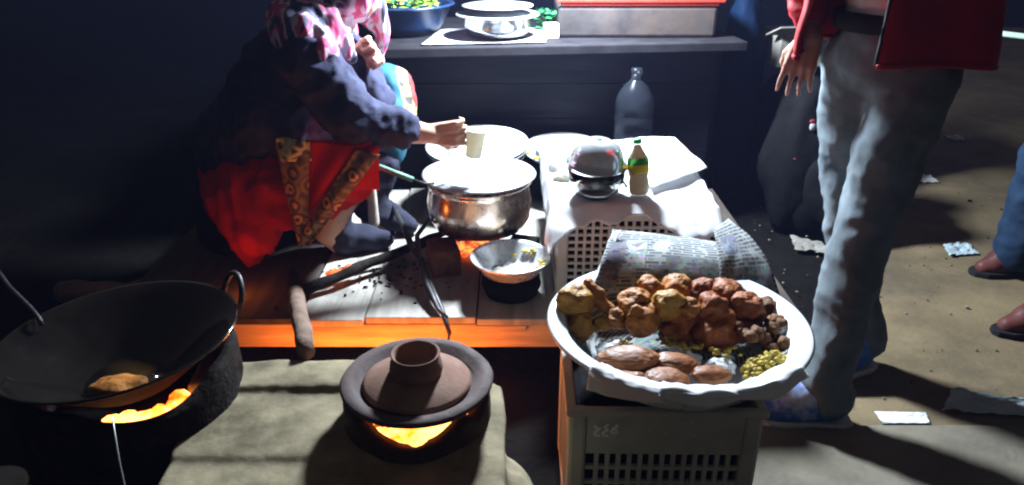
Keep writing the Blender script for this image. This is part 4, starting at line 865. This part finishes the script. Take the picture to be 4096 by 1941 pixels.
# ------------------------------------------------------------------ second passer-by at the right edge
q = G(); pv = Vector((1.86, 2.32, .92)); L1 = (Vector((1.86, 2.40, .88)), Vector((1.78, 2.42, .48)), Vector((1.80, 2.45, .10))); L2 = (Vector((1.86, 2.24, .88)), Vector((1.79, 2.13, .48)), Vector((1.665, 2.035, .10)))
chain(q, [(pv, .13), ((1.87, 2.32, 1.1), .12), ((1.87, 2.32, 1.30), .13), ((1.87, 2.32, 1.44), .055), ((1.86, 2.32, 1.51), .05)]); capsule(q, (1.85, 2.32, 1.63), .088, (1.84, 2.32, 1.57), .075)
for sy in (-1, 1):
    chain(q, [((1.87, 2.32, 1.36), .10), ((1.87, 2.32 + sy * .19, 1.38), .058), ((1.90, 2.32 + sy * .23, 1.12), .045), ((1.84, 2.32 + sy * .22, .90), .03)]); hand(q, (1.84, 2.32 + sy * .22, .90), (-.1, 0, -1), (0, -sy, 0), 1 if sy > 0 else -1, (.3, .3, .3), .4)
for L in (L1, L2): chain(q, [(pv, .11), (L[0], .085), (L[1], .055), (L[2], .036)])
ped = put('person', fuse(q, .008, 3), 'skin_man', label='passer-by in blue jeans and brown shoes at the right edge', cat='person', smooth=True, origin=(1.8, 2.3, 0))
g = G()
for L in (L1, L2): chain(g, [(pv, .14), (L[0], .105), (L[1], .082), (lerp(L[1], L[2], .6), .075), (L[2] + Vector((0, 0, .0)), .078)])
put('blue_jeans', fuse(g, .010, 4, .5, [(-.012, 7, (1.3, 1.3, 1.6)), (-.004, 17, (1, 1, 2))]), 'jeans_blue', ped, smooth=True)
g = G(); chain(g, [((1.86, 2.32, 1.0), .155), ((1.87, 2.32, 1.2), .15), ((1.87, 2.32, 1.36), .13)]); 
for sy in (-1, 1): chain(g, [((1.87, 2.32, 1.36), .11), ((1.87, 2.32 + sy * .19, 1.38), .075), ((1.90, 2.32 + sy * .23, 1.12), .062), ((1.85, 2.32 + sy * .22, .93), .05)])
put('dark_sweater', fuse(g, .012, 4, .5, [(.010, 18, (1, 1, 1))]), 'dark_cotton', ped, smooth=True)
g = G(); capsule(g, (1.865, 2.32, 1.655), .098, (1.88, 2.32, 1.61), .092); put('hair', fuse(g, .012, 2), 'hair', ped, smooth=True)
for h_, t_ in (((1.745, 2.05, .0), (1.490, 2.035, .0)), ((1.90, 2.46, .0), (1.655, 2.455, .0))):
    u_, s_ = G(), G(); shoe(u_, s_, h_, t_); so = put('shoe', fuse(u_, .007, 4), 'shoe_brown', ped, smooth=True); put('sole', s_, 'black_knit', so, bevel=.004)

ped.location.x += .045
# ------------------------------------------------------------------ litter and the rail at the right
def litter(name, corners, material, label, amp, seed, z=.008):
    a, b_, c_, d_ = [Vector((*p, z)) for p in corners]
    g = G(); g.sheet(lambda u, v: lerp(lerp(a, b_, u), lerp(d_, c_, u), v) + Vector((amp * .4 * nz(u * 4, v * 4, seed), amp * .4 * nz(u * 4, v * 4, seed + 5), amp * abs(nz(u * 4, v * 4, seed + 9)))), 12, 10)
    put(name, g, material, label=label, cat='litter', smooth=False, solid=.0012)
litter('paper_slip', [(.976, 1.577), (1.100, 1.577), (1.112, 1.622), (.976, 1.626)], 'paper', 'white paper slip lying on the pavement beside the shadow', .006, 1)
litter('plastic_wrapper', [(1.16, 1.632), (1.38, 1.606), (1.43, 1.67), (1.245, 1.730)], 'litter_blue', 'blue grey wrapper lying at the lower right of the pavement', .022, 3)
litter('plastic_wrapper', [(2.00, 3.44), (2.10, 3.44), (2.11, 3.53), (2.01, 3.54)], 'paper', 'pale scrap on the far pavement beyond the red jacket', .03, 5)
litter('plastic_wrapper', [(1.70, 2.60), (1.83, 2.62), (1.84, 2.72), (1.73, 2.70)], 'litter_blue', 'pale scrap beside the brown shoe at the right edge', .02, 7)
litter('plastic_wrapper', [(2.55, 4.15), (2.63, 4.15), (2.64, 4.24), (2.56, 4.24)], 'litter_blue', 'tiny scrap farthest back on the pavement', .03, 9)
litter('plastic_wrapper', [(1.12, 2.66), (1.27, 2.60), (1.29, 2.66), (1.15, 2.80)], 'card_grey', 'dull grey wrapper between the sacks and the grey jeans', .02, 11)
g = G()
for k in range(420):
    x = random.uniform(.6, 2.8); y = random.uniform(1.58, 4.2); r_ = random.uniform(.0015, .006) * (1 if random.random() < .93 else 2.2); g.blob((x, y, r_ * .4 + .002), (r_, r_ * .8, r_ * .6), .4, 2, k, 1, mi=random.choice((0, 0, 1, 2)))
put('grit', g, ['slab', 'earth', 'bark'], label='scattered grit and pebbles over the pavement', cat='grit', kind='stuff')
ra = thing('barrier_rail', (2.0, 3.0, 0), 'pale green bamboo barrier rail behind the red jacket', 'barrier')
for dz, nm in ((0, 'rail'), (.17, 'rail')):
    g = G(); g.tube([(1.62, 3.30, .80 + dz), (1.92, 3.0, .79 + dz), (2.55, 2.35, .775 + dz)], .011, 10); put(nm, g, 'bamboo_green', ra, smooth=True)
for x, y in ((1.63, 3.31), (2.56, 2.36)):
    g = G(); g.tube([(x, y, -.01), (x, y, 1.05)], .022, 10); put('post', g, 'bamboo_green', ra, smooth=True)

# ------------------------------------------------------------------ thin even blue haze through the whole scene
g = G(); g.box((0, 35, 1.1), (84, 94, 4.2))
hz = put('haze', g, 'soot', kind='stuff', origin=(0, 35, 0)); hz.data.materials.clear()
hm = bpy.data.materials.new('haze_air'); hm.use_nodes = True; hn = hm.node_tree; hn.nodes.remove(hn.nodes['Principled BSDF'])
pvv = hn.nodes.new('ShaderNodeVolumePrincipled'); pvv.inputs['Density'].default_value = .0037; pvv.inputs['Color'].default_value = (.40, .46, .95, 1); pvv.inputs['Anisotropy'].default_value = 0
hn.links.new(pvv.outputs[0], hn.nodes['Material Output'].inputs['Volume']); hz.data.materials.append(hm)
